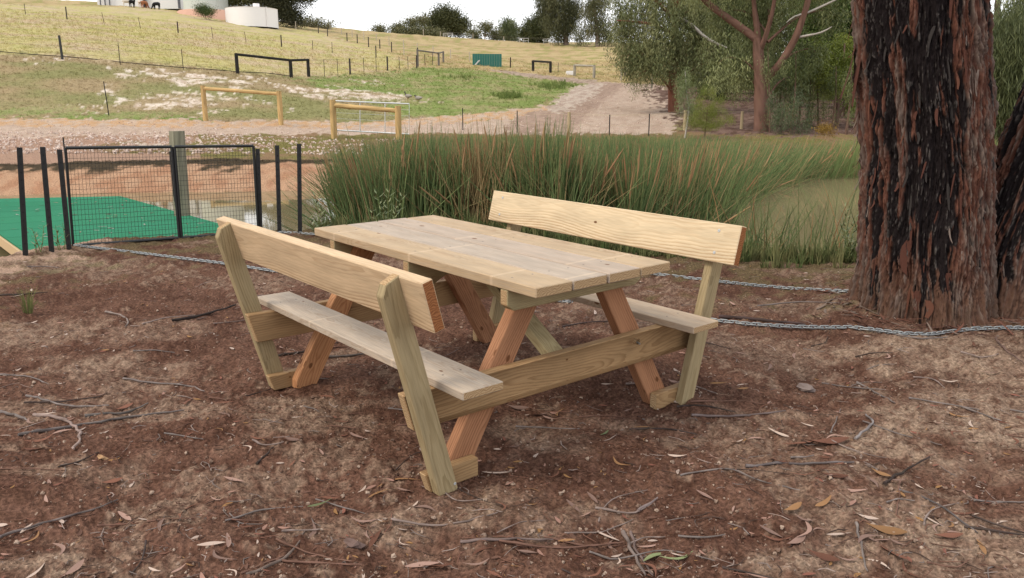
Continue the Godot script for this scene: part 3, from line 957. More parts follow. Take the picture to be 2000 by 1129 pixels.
func chain(label: String, pts: Array) -> void:
	var w := []
	for i in range(0, pts.size(), 2):
		var g := G(pts[i], pts[i + 1])
		g.y += 0.016
		w.append(g)
	var cv := Curve3D.new()
	for i in w.size():
		var tn: Vector3 = (w[mini(i + 1, w.size() - 1)] - w[maxi(i - 1, 0)]) / 6.0
		cv.add_point(w[i], -tn, tn)
	var length := cv.get_baked_length()
	var t := thing("chain", label, "chain", w[0])
	var lm := link_mesh()
	var s := 0.0
	var k := 0
	while s < length - 0.04 and k < 300:
		var p := cv.sample_baked(s)
		var q := cv.sample_baked(s + 0.035)
		var d := (q - p).normalized()
		var side := d.cross(Vector3.UP).normalized()
		var o := obj("chain_link", lm, t)
		var roll := (0.2 if k % 2 == 0 else -1.35) + rng.randf_range(-0.1, 0.1)
		o.transform = Transform3D(Basis(d, d.cross(side) * -1.0, side).rotated(d, roll), p - w[0])
		s += 0.0352
		k += 1

# ------------------------------------------------------------------ the big tree at the right
func build_big_tree() -> void:
	var root := Vector3(2.88, 0, -5.52)
	var t := thing("stringybark_tree", "huge gum tree trunk with charred black and rust red stringy bark beside the pond", "tree", root)
	var view := Vector2(2.8, -5.45).normalized()
	var rgt := Vector2(-view.y, view.x)
	var stems := [
		{"p": [[-0.15, 0.01, 0.0], [0.3, -0.02, 0.0], [1.03, -0.085, 0.0], [2.05, -0.25, 0.0], [3.5, -0.45, 0.1], [6.0, -0.6, 0.2], [10.0, -0.7, 0.1]], "r": [0.415, 0.405, 0.392, 0.385, 0.375, 0.30, 0.16], "flare": 0.075, "cols": 600},
		{"p": [[-0.15, 0.50, -0.06], [0.4, 0.56, -0.07], [1.0, 0.70, -0.09], [1.5, 0.84, -0.1], [2.2, 1.08, -0.15], [4.0, 1.7, -0.2], [7.0, 2.6, -0.2]], "r": [0.30, 0.275, 0.25, 0.24, 0.23, 0.18, 0.08], "flare": 0.06, "cols": 300}]
	for st in stems:
		var mb := MB.new()
		var ys := []
		var y := -0.15
		while y < 2.35:
			ys.append(y)
			y += 0.0052
		var top: float = st.p[st.p.size() - 1][0]
		while y < top:
			ys.append(y)
			y += 0.12
		var nc: int = st.cols
		for j in ys.size():
			y = ys[j]
			var k := 0
			while k < st.p.size() - 2 and st.p[k + 1][0] < y: k += 1
			var f: float = clampf((y - st.p[k][0]) / (st.p[k + 1][0] - st.p[k][0]), 0, 1)
			var cx := lerpf(st.p[k][1], st.p[k + 1][1], f)
			var cz := lerpf(st.p[k][2], st.p[k + 1][2], f)
			var r0 := lerpf(st.r[k], st.r[k + 1], f)
			for i in nc:
				var a := TAU * i / nc
				var ca := cos(a)
				var sa := sin(a)
				var warp := nz.get_noise_3d(ca * 1.3, y * 1.2, sa * 1.3) * 0.25
				var ax := ca * r0 + warp * 0.12
				var az := sa * r0
				var big := nr.get_noise_3d(ax * 5.5, y * 0.42, az * 5.5)
				var med := nf.get_noise_3d(ax * 17.0, y * 1.5 + 7.0, az * 17.0)
				var fine := nf.get_noise_3d(ax * 62.0 + med * 1.2, y * 7.0, az * 62.0)
				var fl: float = st.flare * exp(-maxf(y, 0.0) / 0.20) * (0.8 + 0.9 * nz.get_noise_3d(ca * 2.0, 3.0, sa * 2.0))
				var r := r0 + fl + big * 0.016 + med * 0.026 + fine * 0.022
				# colour: rusty inner bark, grey weathered ridges, burnt patches
				var s := Vector2(ca, sa).dot(rgt)
				var front := Vector2(ca, sa).dot(-view)
				var m1 := nf.get_noise_3d(ax * 7.0 + 20, y * 0.55, az * 7.0)
				var m2 := nf.get_noise_3d(ax * 24.0, y * 2.4 + 50, az * 24.0)
				var burnt := m1 * 0.75 + m2 * 0.62 - 0.06
				if st.cols > 400 and front > -0.2:
					burnt += 0.72 * exp(-pow((s - 0.12 + m1 * 0.25) / 0.34, 2.0)) + 0.46 * exp(-pow((s + 0.56 + m1 * 0.2) / 0.15, 2.0)) - 0.42 * exp(-pow((s + 0.30 + (y - 1.0) * 0.04) / 0.085, 2.0)) - 0.35 * exp(-pow((s - 0.82) / 0.22, 2.0)) - 0.35 * exp(-pow((s + 0.95) / 0.12, 2.0))
				elif st.cols < 400:
					burnt += 0.30 * exp(-pow((s + 0.55) / 0.35, 2.0))
				burnt -= 0.75 * (1.0 - sm(0.12, 0.62, y + m1 * 0.3 + m2 * 0.2))
				var rust := Color(0.070, 0.030, 0.022).lerp(Color(0.135, 0.060, 0.041), clampf(0.5 + fine * 1.3, 0, 1))
				var grey := Color(0.080, 0.052, 0.042).lerp(Color(0.165, 0.122, 0.10), clampf(0.3 + fine * 1.5, 0, 1))
				var col := rust.lerp(grey, clampf(0.36 + m2 * 1.7 + med * 0.9 + fine * 0.6, 0, 1))
				col = col.lerp(Color(0.105, 0.062, 0.043), clampf((1.0 - sm(0.0, 0.45, y + m2 * 0.3)) * 0.75, 0, 1))
				var b := sm(-0.06, 0.07, burnt)
				r -= b * 0.012
				var char_c := Color(0.017, 0.015, 0.0142).lerp(Color(0.085, 0.072, 0.066), sm(0.34, 0.6, fine + med * 0.3))
				col = col.lerp(char_c, b)
				mb.vert(Vector3(cx + ca * r, y, cz + sa * r), Vector3(ca, 0, sa), col)
		var nrw := ys.size()
		for j in nrw:
			for i in nc:
				var du := mb.v[j * nc + (i + 1) % nc] - mb.v[j * nc + (i + nc - 1) % nc]
				var dv := mb.v[mini(j + 1, nrw - 1) * nc + i] - mb.v[maxi(j - 1, 0) * nc + i]
				mb.n[j * nc + i] = dv.cross(du).normalized()
		for j in nrw - 1:
			for i in nc:
				var i2 := (i + 1) % nc
				mb.tri(j * nc + i, j * nc + i2, (j + 1) * nc + i)
				mb.tri(j * nc + i2, (j + 1) * nc + i2, (j + 1) * nc + i)
		var tr := obj("trunk", mb.mesh(mat("bark", Color.WHITE, 0.95, 0, true)), t)
		# loose strips of bark
		var strips := []
		for k in 5: strips.append(strip_mesh(k))
		for k in (210 if st.cols > 400 else 50):
			var i := rng.randi_range(0, nc - 1)
			var j := rng.randi_range(32, 450)
			var p := mb.v[j * nc + i]
			var out := Vector3(p.x - st.p[2][1], 0, p.z - st.p[2][2]).normalized()
			if Vector2(out.x, out.z).dot(view) > 0.25: continue
			var c := mb.c[j * nc + i]
			var dark: bool = c.r < 0.06
			var o := obj("bark_strip", strips[k % 5], tr)
			var side := Vector3.UP.cross(out).normalized()
			var bs := Basis(side, Vector3.UP, out).rotated(out, rng.randf_range(-0.18, 0.18))
			var ln := rng.randf_range(0.05, 0.22)
			o.transform = Transform3D(bs * Basis.from_scale(Vector3(rng.randf_range(0.6, 1.6), ln / 0.2, rng.randf_range(0.5, 1.3))), p + out * 0.001)
			var tone := rng.randi_range(0, 2)
			o.material_override = mat("strip%d" % (3 if dark and tone < 2 else tone), [lin(0.12, 0.052, 0.034), lin(0.19, 0.145, 0.12), lin(0.085, 0.036, 0.026), lin(0.04, 0.034, 0.031)][3 if dark and tone < 2 else tone], 0.95)
		if st.cols > 400:      # the big flap that stands off the left flank, and the torn slabs at the foot
			for q in [[-1.0, 0.1, 1.86, 0.40, 0.11, 3, 0.9], [-0.92, 0.4, 1.70, 0.30, 0.07, 2, 0.6], [-0.05, 1.0, 0.22, 0.13, 0.05, 0, 0.25], [0.08, 1.0, 0.17, 0.11, 0.05, 1, 0.3], [-0.2, 1.0, 0.55, 0.22, 0.06, 2, 0.2], [0.35, 0.9, 0.35, 0.2, 0.05, 0, 0.3]]:
				var od: Vector2 = (rgt * q[0] - view * q[1]).normalized()
				var ai := int(fposmod(od.angle(), TAU) / TAU * nc) % nc
				var ji := clampi(int((q[2] + 0.15) / 0.0052), 0, 470)
				var p := mb.v[ji * nc + ai]
				var out := Vector3(od.x, 0, od.y)
				var o := obj("bark_flap", strips[int(q[5]) % 5], tr)
				o.transform = Transform3D(Basis(Vector3.UP.cross(out), Vector3.UP, out) * Basis.from_scale(Vector3(q[4] / 0.014, q[3] / 0.2, q[6] * 3.0)), p + out * 0.002)
				o.material_override = mat("strip%d" % [2, 0, 2, 2][int(q[5])], Color.WHITE, 0.95)
	var sx := []
	var sc := []
	for k in 420:
		var a := rng.randf() * TAU
		var d := 0.46 + absf(rng.randfn(0.0, 0.22))
		var x := root.x + cos(a) * d + (0.25 if rng.randf() < 0.3 else 0.0)
		var z := root.z + sin(a) * d
		var b := Basis(Vector3.UP, rng.randf() * TAU) * Basis(Vector3.RIGHT, -PI / 2 + rng.randf_range(-0.3, 0.3)) * Basis.from_scale(Vector3(rng.randf_range(0.5, 1.6), rng.randf_range(0.2, 0.8), 0.7))
		sx.append(Transform3D(b, Vector3(x, H(x, z) + 0.008, z) - root))
		sc.append([Color(0.13, 0.06, 0.042), Color(0.17, 0.125, 0.10), Color(0.09, 0.045, 0.035)][k % 3])
	var sm2 := strip_mesh(2)
	sm2.surface_set_material(0, mat("stick", Color.WHITE, 0.9, 0, true))
	var blt := multi("bark_litter", sm2, sx, sc)
	blt.position = root
	tag(blt, "shed strips of bark lying round the foot of the big trunk", "bark litter")
	# limbs and crown, above the picture
	var lm := MB.new()
	var puffs := []
	var r2 := RandomNumberGenerator.new()
	r2.seed = 5
	for k in 20:
		var a := TAU * k / 20.0 * 1.0 + r2.randf() * 0.4
		var y0 := r2.randf_range(5.0, 9.0)
		var rl := r2.randf_range(2.2, 4.2) + (2.4 if k % 2 == 0 and sin(a) > 0.2 and cos(a) > -0.8 else 0.0)
		var e := Vector3(-0.55 + cos(a) * rl, y0 + r2.randf_range(0.8, 2.6), 0.15 + sin(a) * rl)
		var s := Vector3(-0.6, y0, 0.15)
		lm.tube([s, s.lerp(e, 0.4) + Vector3(0, 0.3, 0), s.lerp(e, 0.75) + Vector3(0, 0.25, 0), e], [0.11, 0.075, 0.05, 0.02], 7, Color(0.24, 0.15, 0.11))
		puffs.append([e.x, e.y, e.z, 1.5, 0.9, 1.5, 70])
		puffs.append([lerpf(s.x, e.x, 0.6), e.y + 0.5, lerpf(s.z, e.z, 0.6), 1.3, 0.8, 1.3, 45])
	obj("limb", lm.mesh(mat("bark", Color.WHITE, 0.95, 0, true)), t)
	crown(t, puffs, "gum", [Color(0.06, 0.075, 0.03), Color(0.13, 0.14, 0.055)], 1.25, 77)

func strip_mesh(k: int) -> ArrayMesh:
	var mb := MB.new()
	var segs := 5
	var lift: float = [0.016, 0.030, 0.010, 0.022, 0.038][k]
	var wv: float = [0.0, 0.006, -0.005, 0.004, -0.003][k]
	var prev := -1
	for j in segs + 1:
		var f := float(j) / segs
		var y := -0.2 * f
		var w := 0.007 * (1.0 - 0.55 * f * f) * (1.0 if j > 0 else 0.6)
		var z := lift * f * f + 0.002
		var x := wv * sin(f * 3.0)
		var b := mb.v.size()
		mb.vert(Vector3(x - w, y + (0.008 if j == segs else 0.0), z - 0.003), Vector3(-0.5, 0.1, 0.85).normalized())
		mb.vert(Vector3(x, y, z), Vector3(0, 0.1, 1).normalized())
		mb.vert(Vector3(x + w, y - (0.01 if j == segs else 0.0), z - 0.003), Vector3(0.5, 0.1, 0.85).normalized())
		if prev >= 0:
			for i in 2:
				mb.tri(prev + i, prev + i + 1, b + i); mb.tri(prev + i + 1, b + i + 1, b + i)
		prev = b
	return mb.mesh(null)

# ------------------------------------------------------------------ trees
func leaf(mb: MB, p: Vector3, d: Vector3, side: Vector3, len_: float, wid: float, col := Color.WHITE) -> void:
	var n := d.cross(side).normalized()
	var mid := p + d * len_ * 0.42 - n * len_ * 0.04
	var a := mb.vert(p, n, col)
	var b := mb.vert(mid + side * wid * 0.5 + n * wid * 0.15, (n - side * 0.35).normalized(), col)
	var c := mb.vert(p + d * len_ - n * len_ * 0.12, n, col)
	var e := mb.vert(mid - side * wid * 0.5 + n * wid * 0.15, (n + side * 0.35).normalized(), col)
	mb.tri(a, b, c); mb.tri(a, c, e)

var clumps := {}
func clump(kind: String) -> ArrayMesh:
	if clumps.has(kind): return clumps[kind]
	var mb := MB.new()
	var r := RandomNumberGenerator.new()
	r.seed = hash(kind)
	var n: int = {"gum": 40, "round": 60, "fine": 90}[kind]
	for i in n:
		var o := Vector3(r.randfn(), r.randfn() * (1.5 if kind == "gum" else 1.0), r.randfn()) * (0.13 if kind == "gum" else 0.17)
		var d := Vector3(r.randfn(), r.randfn(), r.randfn()).normalized()
		var ln := 0.09
		var wd := 0.05
		if kind == "gum":
			d = (d * 0.75 + Vector3(0, -1.0, 0)).normalized(); ln = r.randf_range(0.10, 0.17); wd = r.randf_range(0.022, 0.034)
		elif kind == "fine":
			d = (d * 0.55 + Vector3(0, 0.9, 0)).normalized(); ln = r.randf_range(0.12, 0.22); wd = 0.012
		else:
			ln = r.randf_range(0.06, 0.10); wd = ln * 0.6
		var s := d.cross(Vector3(r.randfn(), r.randfn(), r.randfn())).normalized()
		var k := r.randf_range(0.75, 1.25)
		leaf(mb, o, d, s, ln, wd, Color(k, k, k))
	var m := mat("leaf_" + kind, Color.WHITE, 0.5, 0, true)
	m.metallic_specular = 0.3
	m.backlight_enabled = true
	m.backlight = Color(0.38, 0.42, 0.15)
	clumps[kind] = mb.mesh(m)
	return clumps[kind]

func crown(t: Node3D, puffs: Array, kind: String, cols: Array, scale: float, seed_: int) -> void:
	var r := RandomNumberGenerator.new()
	r.seed = seed_
	var xf := []
	var cc := []
	for q in puffs:
		for i in int(q[6]):
			var d := Vector3(r.randfn(), r.randfn(), r.randfn()).normalized() * pow(r.randf(), 0.45)
			var p := Vector3(q[0] + d.x * q[3], q[1] + d.y * q[4], q[2] + d.z * q[5])
			var hang := kind == "gum" and scale < 2.0
			if hang and i % 3 > 0: continue
			if nz.get_noise_3d(p.x * 0.9 / scale, p.y * 0.9 / scale, p.z * 0.9 / scale + seed_) < (-0.12 if hang else -0.2): continue
			var tone := clampf(r.randf() * 0.75 + 0.35 * nz.get_noise_3d(p.x * 0.5, p.y * 0.5, p.z * 0.5), 0, 1)
			p += Vector3(r.randfn(), r.randfn(), r.randfn()) * 0.12 * scale
			for h in (3 if hang else 1):
				var b := Basis(Vector3.UP, r.randf() * TAU).rotated(Vector3.RIGHT, r.randf_range(-0.3, 0.3)) * Basis.from_scale(Vector3.ONE * scale * r.randf_range(0.7, 1.2) * (1.0 - 0.22 * h))
				xf.append(Transform3D(b, p + Vector3(r.randfn() * 0.05, -0.24 * h, r.randfn() * 0.05) * scale))
				cc.append(cols[0].lerp(cols[1], clampf(tone + r.randf_range(-0.15, 0.15), 0, 1)))
	multi("crown", clump(kind), xf, cc, t)

func limb(t: Node3D, called: String, pts: Array, rad: Array, bark: Color, sides := 10) -> void:
	var dense := []
	var rr := []
	for i in pts.size() - 1:
		var n := maxi(2, int((pts[i + 1] - pts[i]).length() / 0.18))
		n = mini(n, 24)
		for k in n:
			var f := float(k) / n
			var p0: Vector3 = pts[maxi(i - 1, 0)]
			var p3: Vector3 = pts[mini(i + 2, pts.size() - 1)]
			dense.append(pts[i].cubic_interpolate(pts[i + 1], p0, p3, f))
			rr.append(lerpf(rad[i], rad[i + 1], f))
	dense.append(pts[pts.size() - 1])
	rr.append(rad[rad.size() - 1])
	var mb := MB.new()
	mb.tube(dense, rr, sides, bark)
	for i in mb.v.size():
		var p := mb.v[i]
		var a := nf.get_noise_3d(p.x * 37.0, p.y * 9.0, p.z * 37.0)
		mb.c[i] = bark * (1.0 + 0.35 * nz.get_noise_3d(p.x * 90.0, p.y * 25.0, p.z * 90.0))
		mb.v[i] = p + mb.n[i] * a * 0.12 * rr[mini(i / sides, rr.size() - 1)]
	obj(called, mb.mesh(mat("bark", Color.WHITE, 0.95, 0, true)), t)

# spec: name, label, foot [u, v] or [u, depth], trunk and limb points as [u, v, depth], puffs as [u, v, depth, rx, ry, rz, count]
func tree(s: Dictionary) -> void:
	var foot: Vector3
	if s.has("depth"):
		var x: float = P(s.u, 200, s.depth).x
		foot = onto(x, -s.depth)
	else:
		foot = G(s.u, s.v)
	var t := thing(s.name, s.label, s.get("category", "tree"), foot, 0.0, s.get("group", ""))
	var dz := -foot.z
	var bark: Color = s.get("bark", Color(0.16, 0.10, 0.075))
	for l in s.get("limbs", []):
		var pts := []
		var rad := []
		for q in l.p:
			var w := P(q[0], q[1], dz + q[2]) - foot
			pts.append(w)
			rad.append(q[3])
		if l.name == "trunk": pts[0] = Vector3(0, -0.1, 0)
		limb(t, l.name, pts, rad, l.get("bark", bark), l.get("sides", 10))
	if s.has("puffs"):
		var pf := []
		for q in s.puffs:
			var w := P(q[0], q[1], dz + q[2]) - foot
			pf.append([w.x, w.y, w.z, q[3], q[4], q[5], q[6]])
		if s.get("twigs", false):
			for q in pf:
				if q[1] > 6.5: continue
				var e := Vector3(q[0], q[1], q[2])
				var b := Vector3(0, maxf(0.4, e.y - 0.25 * Vector2(e.x, e.z).length() - 0.5), 0)
				var m := b.lerp(e, 0.5) + Vector3(0, 0.25, 0)
				limb(t, "branch", [b, m, e, e + (e - m) * 0.45 - Vector3(0, 0.3, 0)], [0.05, 0.032, 0.018, 0.006], bark, 6)
		crown(t, pf, s.get("kind", "gum"), s.get("leaf", [Color(0.045, 0.06, 0.022), Color(0.13, 0.15, 0.06)]), s.get("scale", 1.0), hash(s.label))

func build_trees() -> void:
	var dk := [Color(0.055, 0.072, 0.024), Color(0.185, 0.205, 0.07)]
	var gm := [Color(0.10, 0.12, 0.045), Color(0.35, 0.36, 0.16)]
	var dry := [Color(0.09, 0.10, 0.04), Color(0.23, 0.20, 0.10)]
	var red := Color(0.175, 0.098, 0.073)
	var pale := Color(0.38, 0.34, 0.30)
	tree({"name": "gum_tree", "label": "forked gum tree with reddish bark and wide bare limbs behind the reeds", "u": 1487, "v": 256, "twigs": true, "scale": 1.2, "bark": red, "leaf": gm,
		"limbs": [{"name": "trunk", "sides": 18, "p": [[1487, 258, 0, 0.27], [1486, 225, 0, 0.225], [1485, 160, 0, 0.20], [1481, 106, 0, 0.17], [1480, 74, 0, 0.15]]},
			{"name": "limb", "p": [[1486, 165, 0, 0.15], [1500, 150, 0, 0.13], [1523, 125, -0.2, 0.12], [1552, 77, -0.5, 0.11], [1568, 34, -0.7, 0.10], [1580, -10, -0.9, 0.09], [1590, -120, -1, 0.05]]},
			{"name": "limb", "p": [[1480, 80, 0, 0.13], [1462, 64, 0.1, 0.125], [1435, 45, 0.2, 0.12], [1376, 0, 0.5, 0.10], [1310, -70, 0.8, 0.05]]},
			{"name": "limb", "p": [[1480, 80, 0, 0.12], [1478, 50, 0, 0.10], [1474, 20, 0, 0.08], [1466, -60, 0, 0.04]]},
			{"name": "limb", "p": [[1484, 100, 0, 0.09], [1492, 80, -0.2, 0.085], [1500, 56, -0.3, 0.075], [1511, 10, -0.5, 0.06], [1520, -60, -0.5, 0.03]]},
			{"name": "dead_branch", "bark": pale, "sides": 6, "p": [[1558, 73, -0.5, 0.045], [1580, 69, -0.8, 0.035], [1605, 63, -1.0, 0.028], [1625, 52, -1.1, 0.012]]},
			{"name": "dead_branch", "bark": pale, "sides": 6, "p": [[1536, 44, -0.7, 0.012], [1552, 32, -0.7, 0.025], [1579, 24, -0.8, 0.035], [1610, 10, -0.9, 0.035], [1640, -4, -1.0, 0.02]]}],
		"puffs": [[1420, 112, 0.6, 0.9, 0.55, 0.9, 90], [1445, 150, 0.8, 0.6, 0.4, 0.6, 40], [1500, 20, 0.4, 0.8, 0.6, 0.8, 80], [1545, 150, 1.2, 0.7, 0.6, 0.7, 60], [1580, 95, 1.4, 0.7, 0.5, 0.7, 50], [1430, 20, 1.0, 1.0, 0.6, 1.0, 90], [1610, 20, 0.8, 0.9, 0.5, 0.8, 60],
			[1480, -80, 0, 2.4, 1.4, 2.0, 260], [1600, -90, 0, 1.8, 1.2, 1.6, 160], [1350, -90, 0.5, 1.8, 1.2, 1.6, 160]]})
	tree({"name": "gum_tree", "label": "leafy gum tree with low drooping boughs over the gravel track", "u": 1316, "v": 219, "twigs": true, "scale": 1.2, "bark": Color(0.211, 0.092, 0.060), "leaf": [Color(0.10, 0.115, 0.043), Color(0.36, 0.355, 0.165)],
		"limbs": [{"name": "trunk", "sides": 14, "p": [[1316, 221, 0, 0.24], [1314, 170, 0, 0.19], [1316, 100, 0, 0.17], [1322, 0, 0, 0.15], [1326, -90, 0, 0.08]]},
			{"name": "limb", "p": [[1316, 70, 0, 0.09], [1280, 50, -0.6, 0.07], [1235, 42, -1.0, 0.04], [1205, 40, -1.2, 0.02]]},
			{"name": "limb", "p": [[1318, 40, 0, 0.09], [1290, 10, -0.4, 0.07], [1250, -20, -0.8, 0.04]]},
			{"name": "dead_branch", "bark": pale, "sides": 7, "p": [[1322, 33, -0.1, 0.07], [1350, 48, -0.5, 0.065], [1377, 72, -0.8, 0.06], [1404, 87, -1.0, 0.045], [1420, 93, -1.1, 0.02]]}],
		"puffs": [[1232, 70, -0.8, 0.8, 0.75, 0.9, 110], [1265, 100, -1.0, 1.0, 0.7, 1.0, 140], [1228, 108, -1.0, 0.6, 0.55, 0.7, 60], [1300, 60, -0.6, 1.0, 0.9, 1.0, 150], [1240, 25, -0.5, 0.95, 0.6, 0.9, 110], [1290, 5, 0, 1.2, 0.7, 1.2, 140], [1355, 20, 0, 1.2, 0.8, 1.0, 130], [1380, 65, 0, 0.9, 0.7, 0.9, 110], [1340, 105, 0, 0.8, 0.6, 0.8, 80], [1290, 122, -1.2, 0.8, 0.45, 0.8, 70], [1262, 138, -1.4, 0.5, 0.3, 0.5, 26], [1400, 120, 0.5, 0.9, 0.8, 0.8, 90], [1215, 45, -0.5, 0.5, 0.4, 0.5, 34], [1320, -60, 0, 2.2, 1.2, 2.0, 200], [1225, -40, 0, 1.4, 0.8, 1.2, 90]]})
	tree({"name": "young_gum", "label": "slender young gum sapling with grey green leaves in front of the leafy gum", "u": 1340, "depth": 25.0, "category": "sapling", "bark": pale, "leaf": [Color(0.14, 0.17, 0.07), Color(0.33, 0.36, 0.17)],
		"limbs": [{"name": "trunk", "sides": 6, "p": [[1347, 256, 0, 0.03], [1345, 220, 0, 0.026], [1341, 180, 0, 0.018], [1338, 138, 0, 0.008]]}],
		"scale": 0.5, "puffs": [[1342, 200, 0, 0.34, 0.30, 0.34, 44], [1338, 172, 0, 0.30, 0.3, 0.3, 46], [1336, 148, 0, 0.16, 0.22, 0.2, 22], [1352, 218, 0, 0.24, 0.2, 0.24, 18]]})
	tree({"name": "tea_tree", "label": "bright feathery green shrub growing beside the slender gum sapling", "u": 1378, "depth": 24.5, "category": "shrub", "kind": "fine", "leaf": [Color(0.15, 0.18, 0.035), Color(0.38, 0.38, 0.09)],
		"limbs": [{"name": "trunk", "sides": 6, "p": [[1380, 258, 0, 0.03], [1380, 235, 0, 0.02], [1382, 205, 0, 0.01]]}],
		"scale": 0.36, "puffs": [[1380, 246, 0, 0.5, 0.12, 0.36, 45], [1362, 232, 0, 0.2, 0.2, 0.2, 20], [1396, 230, 0, 0.22, 0.22, 0.22, 23], [1378, 222, 0, 0.24, 0.24, 0.22, 25], [1366, 204, 0, 0.09, 0.24, 0.1, 14], [1390, 204, 0, 0.1, 0.26, 0.1, 15], [1376, 186, 0, 0.06, 0.26, 0.07, 11], [1408, 208, 0, 0.08, 0.26, 0.1, 12], [1388, 180, 0, 0.05, 0.2, 0.06, 6], [1350, 240, 0, 0.16, 0.16, 0.2, 13], [1420, 236, 0, 0.16, 0.2, 0.16, 12]]})
	tree({"name": "wattle_tree", "label": "yellow green wattle tree glowing among the dark trees", "u": 1640, "depth": 29.0, "twigs": true, "kind": "round", "scale": 0.7, "leaf": [Color(0.12, 0.155, 0.025), Color(0.34, 0.36, 0.07)],
		"limbs": [{"name": "trunk", "sides": 8, "p": [[1640, 240, 0, 0.07], [1636, 190, 0, 0.055], [1628, 140, 0, 0.03]]}],
		"puffs": [[1600, 140, 0, 0.65, 0.35, 0.6, 110], [1640, 120, 0.3, 0.7, 0.35, 0.6, 110], [1580, 130, 0.4, 0.45, 0.3, 0.5, 55], [1630, 165, 0, 0.7, 0.3, 0.6, 100], [1665, 145, 0, 0.5, 0.4, 0.5, 75], [1610, 100, 0.6, 0.6, 0.3, 0.6, 70], [1672, 205, 0, 0.4, 0.22, 0.4, 45], [1650, 85, 0.8, 0.5, 0.3, 0.5, 40]]})
	tree({"name": "broadleaf_tree", "label": "dark green broadleaf tree at the right behind the wattle", "u": 1640, "depth": 33.0, "kind": "round", "leaf": [Color(0.05, 0.085, 0.02), Color(0.15, 0.21, 0.05)], "scale": 1.3,
		"limbs": [{"name": "trunk", "sides": 8, "p": [[1640, 235, 0, 0.12], [1640, 150, 0, 0.09], [1645, 60, 0, 0.06], [1650, 0, 0, 0.03]]}],
		"puffs": [[1620, 40, 0, 1.1, 0.9, 1.0, 170], [1670, 60, 0, 1.0, 1.0, 1.0, 170], [1640, 0, 0, 1.4, 0.9, 1.2, 180], [1600, 85, 0, 0.8, 0.6, 0.8, 100], [1680, 120, 0.3, 0.8, 0.8, 0.8, 110], [1640, -50, 0, 1.6, 1.0, 1.4, 130]]})
	tree({"name": "sheoak_tree", "label": "soft green fine leaved tree standing behind the leaning stem of the big trunk", "u": 1978, "depth": 17.5, "kind": "fine", "leaf": [Color(0.07, 0.085, 0.035), Color(0.17, 0.18, 0.075)], "scale": 1.2,
		"limbs": [{"name": "trunk", "sides": 8, "p": [[1978, 290, 0, 0.08], [1975, 200, 0, 0.06], [1970, 100, 0, 0.03], [1968, 40, 0, 0.01]]}],
		"puffs": [[1960, 200, 0, 0.5, 0.35, 0.5, 110], [1985, 165, 0, 0.6, 0.4, 0.6, 130], [1955, 130, 0, 0.4, 0.35, 0.5, 80], [1975, 95, 0, 0.4, 0.4, 0.4, 80], [1990, 230, 0, 0.6, 0.3, 0.5, 100], [2040, 180, 0, 0.8, 0.6, 0.6, 130]]})
	# the wood behind: separate trees, some with burnt stems
	var back := [[1405, 45, 250, 0.26, "charred black stemmed gum standing behind the feathery shrub"], [1440, 52, 220, 0.18, ""], [1545, 40, 230, 0.14, ""], [1580, 48, 240, 0.16, ""], [1690, 40, 230, 0.2, ""], [1760, 44, 250, 0.2, ""], [1950, 30, 220, 0.2, "tall dark tree behind the fine leaved tree"], [2060, 36, 230, 0.2, ""], [1480, 60, 230, 0.2, ""], [1620, 58, 230, 0.2, ""], [1360, 62, 200, 0.18, ""]]
	for b in back:
		var sc: float = b[1] / 40.0
		var pf := []
		var r := RandomNumberGenerator.new()
		r.seed = int(b[0])
		for k in 12:
			pf.append([b[0] + r.randf_range(-75, 75) / sc, r.randf_range(-110, 170), r.randf_range(-1.5, 1.5), r.randf_range(0.8, 1.5) * sc, r.randf_range(0.6, 1.1) * sc, 1.2 * sc, 75])
		var lab: String = b[4] if b[4] != "" else "dark leafy tree in the wood behind the forked gum"
		tree({"name": "woodland_tree", "label": lab, "u": b[0], "depth": float(b[1]), "leaf": dk if int(b[0]) % 3 else gm, "scale": 1.35 * sc, "group": "trees of the wood behind the pond" if b[4] == "" else "",
			"bark": Color(0.035, 0.03, 0.026) if b[0] == 1405 or b[0] == 1545 else Color(0.12, 0.085, 0.065),
			"limbs": [{"name": "trunk", "sides": 9, "p": [[b[0], 225, 0, b[3]], [b[0] + 4, 150, 0, b[3] * 0.8], [b[0] - 3, 60, 0, b[3] * 0.6], [b[0] + 2, -60, 0, b[3] * 0.3]]}], "puffs": pf})
	var rs := RandomNumberGenerator.new()
	rs.seed = 12
	for k in 16:
		var u := 1500.0 + k * 12.5 + rs.randf_range(-5, 5)
		var dz := rs.randf_range(26.5, 34.0)
		var top := rs.randf_range(90, 160)
		var ln := rs.randf_range(-6, 6)
		tree({"name": "thin_sapling", "label": "thin leaning sapling stem at the edge of the wood behind the reeds", "category": "sapling", "group": "thin saplings at the edge of the wood", "u": u, "depth": dz,
			"bark": Color(0.154, 0.096, 0.072), "leaf": gm if k % 2 else dk, "scale": 0.65,
			"limbs": [{"name": "trunk", "sides": 6, "p": [[u, 250, 0, rs.randf_range(0.03, 0.06)], [u + ln, 190, 0, 0.03], [u + ln * 1.5, top, 0, 0.012]]}],
			"puffs": [[u + ln, top + 20, 0, 0.5, 0.5, 0.5, 32], [u + ln + 6, 205, 0, 0.5, 0.3, 0.5, 20 if k % 3 == 0 else 6]]})
	for q in [[1555, 27.0, 0.35, "low grey green bush among the thin saplings"], [1522, 26.0, 0.3, "low grey green bush right beside the forked gum trunk"]]:
		tree({"name": "low_bush", "label": q[3], "category": "shrub", "group": "low bushes at the foot of the wood", "u": q[0], "depth": q[1], "scale": 0.65, "leaf": [Color(0.08, 0.10, 0.05), Color(0.20, 0.23, 0.12)],
			"puffs": [[q[0], 205, 0, 0.4, 0.4, 0.4, 36], [q[0] + 12, 232, 0, 0.5, 0.28, 0.4, 36]]})
